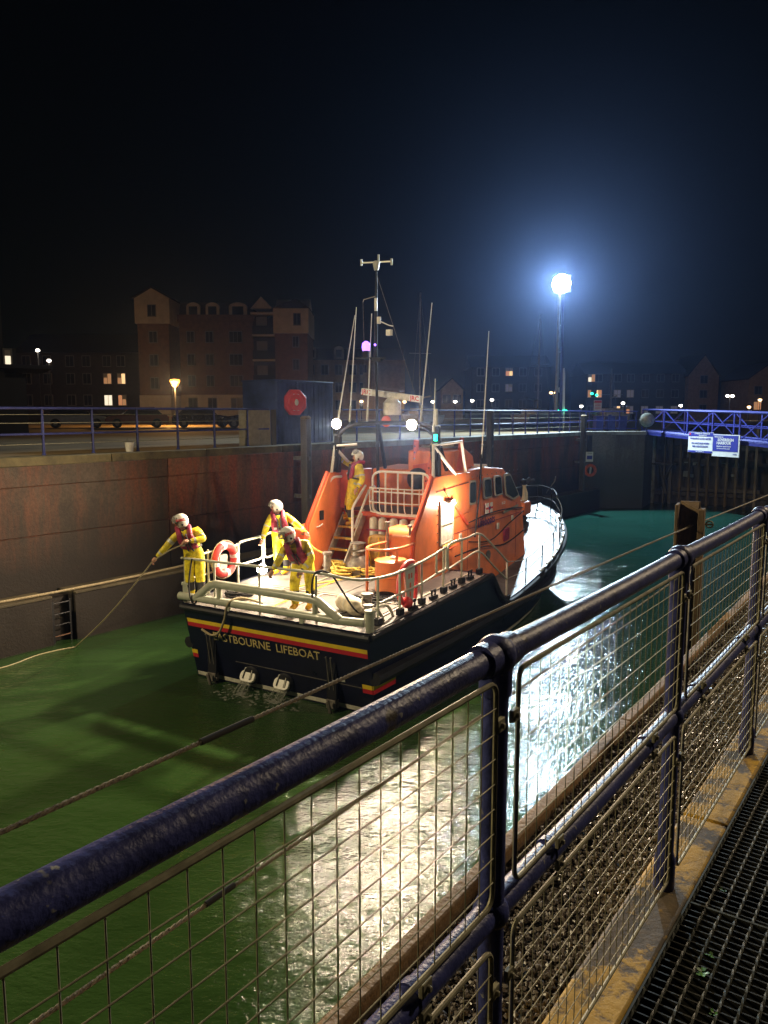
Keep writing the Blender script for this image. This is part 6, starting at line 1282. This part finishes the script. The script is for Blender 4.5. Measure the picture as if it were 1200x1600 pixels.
for lbl, x, z, g, tw_ in (('warm street lamp just left of the lifeboat mast', -3.2, 7.0, 'warm_glow', 0), ('warm street lamp just right of the radar scanner', 2.9, 6.95, 'warm_glow', 0), ('white street lamp first right of the third aerial', 6.9, 6.95, 'white_glow', 0), ('white street lamp between the small gabled house and the aerial', 10.1, 6.95, 'white_glow', 0), ('white street lamp nearest left of the tall aerial', 12.5, 7.1, 'white_glow', 0), ('white street lamp just right of the tall aerial', 15.3, 7.2, 'white_glow', 0), ('twin-headed street lamp right of the floodlight mast', 24.0, 8.2, 'warm_glow', 1), ('low white street lamp left of the red notice board', 28.0, 6.3, 'white_glow', 0), ('white street lamp in front of the apartment row', 33.9, 6.75, 'white_glow', 0), ('white street lamp left of the tall gabled house', 42.1, 6.4, 'white_glow', 0), ('twin-headed street lamp right of the tall gabled house', 49.0, 7.75, 'white_glow', 1), ('low warm street lamp near the right edge', 51.8, 6.2, 'warm_glow', 0), ('warm street lamp at the far right edge', 53.3, 7.2, 'warm_glow', 0)):
    street_lamp(lbl, x, 110, z, g, .26, bool(tw_), 60)
street_lamp('flat-headed lamp at the upper left beside the control building', -33.2, 75, 11.3, 'white_glow', .2, False, 60); street_lamp('lower flat-headed lamp at the upper left', -32.6, 76, 10.4, 'white_glow', .2, False, 40)
tl = thing('traffic_signal', 'green harbour traffic light on a post right of the floodlight', 'signal', (20.27, 75, QZ)); MB().cyl((0, 0, 0), (0, 0, 3.6), .06, 8).build('post', 'black_metal', tl); part(tl, 'signal_head', 'black_metal', (0, .05, 3.2), (.5, .2, 1.3))
for dx, dz in ((-.22, 2.9), (.24, 2.75)): m = MB(); m.ball((dx, -.1, dz), .14, 10, 6, (1, .5, .8)); m.build('green_lens', 'green_glow', tl)
# tall lamp standard on the far quay, left of the view: lights the quay, the green water and the stern
ll_o = thing('quay_lamp', 'tall quay lamp standard on the far quay left of the control building', 'street lamp', Lk(-18.4, -3.5, QZ), rzL)
MB().tube([(0, 0, 0), (0, 0, 1), (0, 0, 7.6), (.5, 0, 8.1), (.9, 0, 8.15)], [.11, .09, .07, .05, .05], 12).build('pole', 'pole_grey', ll_o)
m = MB(); m.lathe([(.12, .14), (.26, .05), (.28, 0)], 16, (1.0, 0, 8.12)); m.build('lamp_hood', 'black_metal', ll_o); m = MB(); m.ball((1.0, 0, 8.10), .2, 14, 8, (1, 1, .5)); m.build('lamp_globe', 'warm_glow', ll_o)
lit_light('quay_lamp_light', 'SPOT', (1.0, 0, 7.86), LEFT_LAMP, (1.0, .80, .46), ll_o, .15, (13.0, 10.5, -4.3), R(112), .6)
nl = thing('near_quay_lamp', 'tall sodium lamp standard on the near quay right of the view', 'street lamp', Lk(5.0, 14.0, 3.44), rzL)
MB().tube([(0, 0, 0), (0, 0, 1), (0, 0, 8.2), (-.5, 0, 8.7), (-.9, 0, 8.75)], [.11, .09, .07, .05, .05], 12).build('pole', 'pole_grey', nl)
m = MB(); m.lathe([(.12, .14), (.26, .05), (.28, 0)], 16, (-1.0, 0, 8.72)); m.build('lamp_hood', 'black_metal', nl); m = MB(); m.ball((-1.0, 0, 8.70), .2, 14, 8, (1, 1, .5)); m.build('lamp_globe', 'warm_glow', nl)
lit_light('near_quay_lamp_light', 'POINT', (-1.0, 0, 8.48), RIGHT_LAMP, (1.0, .78, .52), nl, .15)

# ================================================================== NIGHT AIR
m = MB(); m.box((0, 380, 9.0), (2400, 1700, 22.4)); hz = m.build('haze', 'marker_white', smooth=0); hz.data.materials.clear()
hm = bpy.data.materials.new('night_haze'); hm.use_nodes = True; nt = hm.node_tree; nt.nodes.remove(nt.nodes['Principled BSDF'])
pv = nt.nodes.new('ShaderNodeVolumePrincipled'); pv.inputs['Color'].default_value = (.36, .52, 1.0, 1); pv.inputs['Density'].default_value = 0.00043; pv.inputs['Anisotropy'].default_value = 0.86
nt.links.new(pv.outputs[0], nt.nodes['Material Output'].inputs['Volume']); hz.data.materials.append(hm)
tag(hz, 'damp night air glowing round the quay floodlight', 'haze', kind='stuff')
scene.cycles.volume_bounces = 0
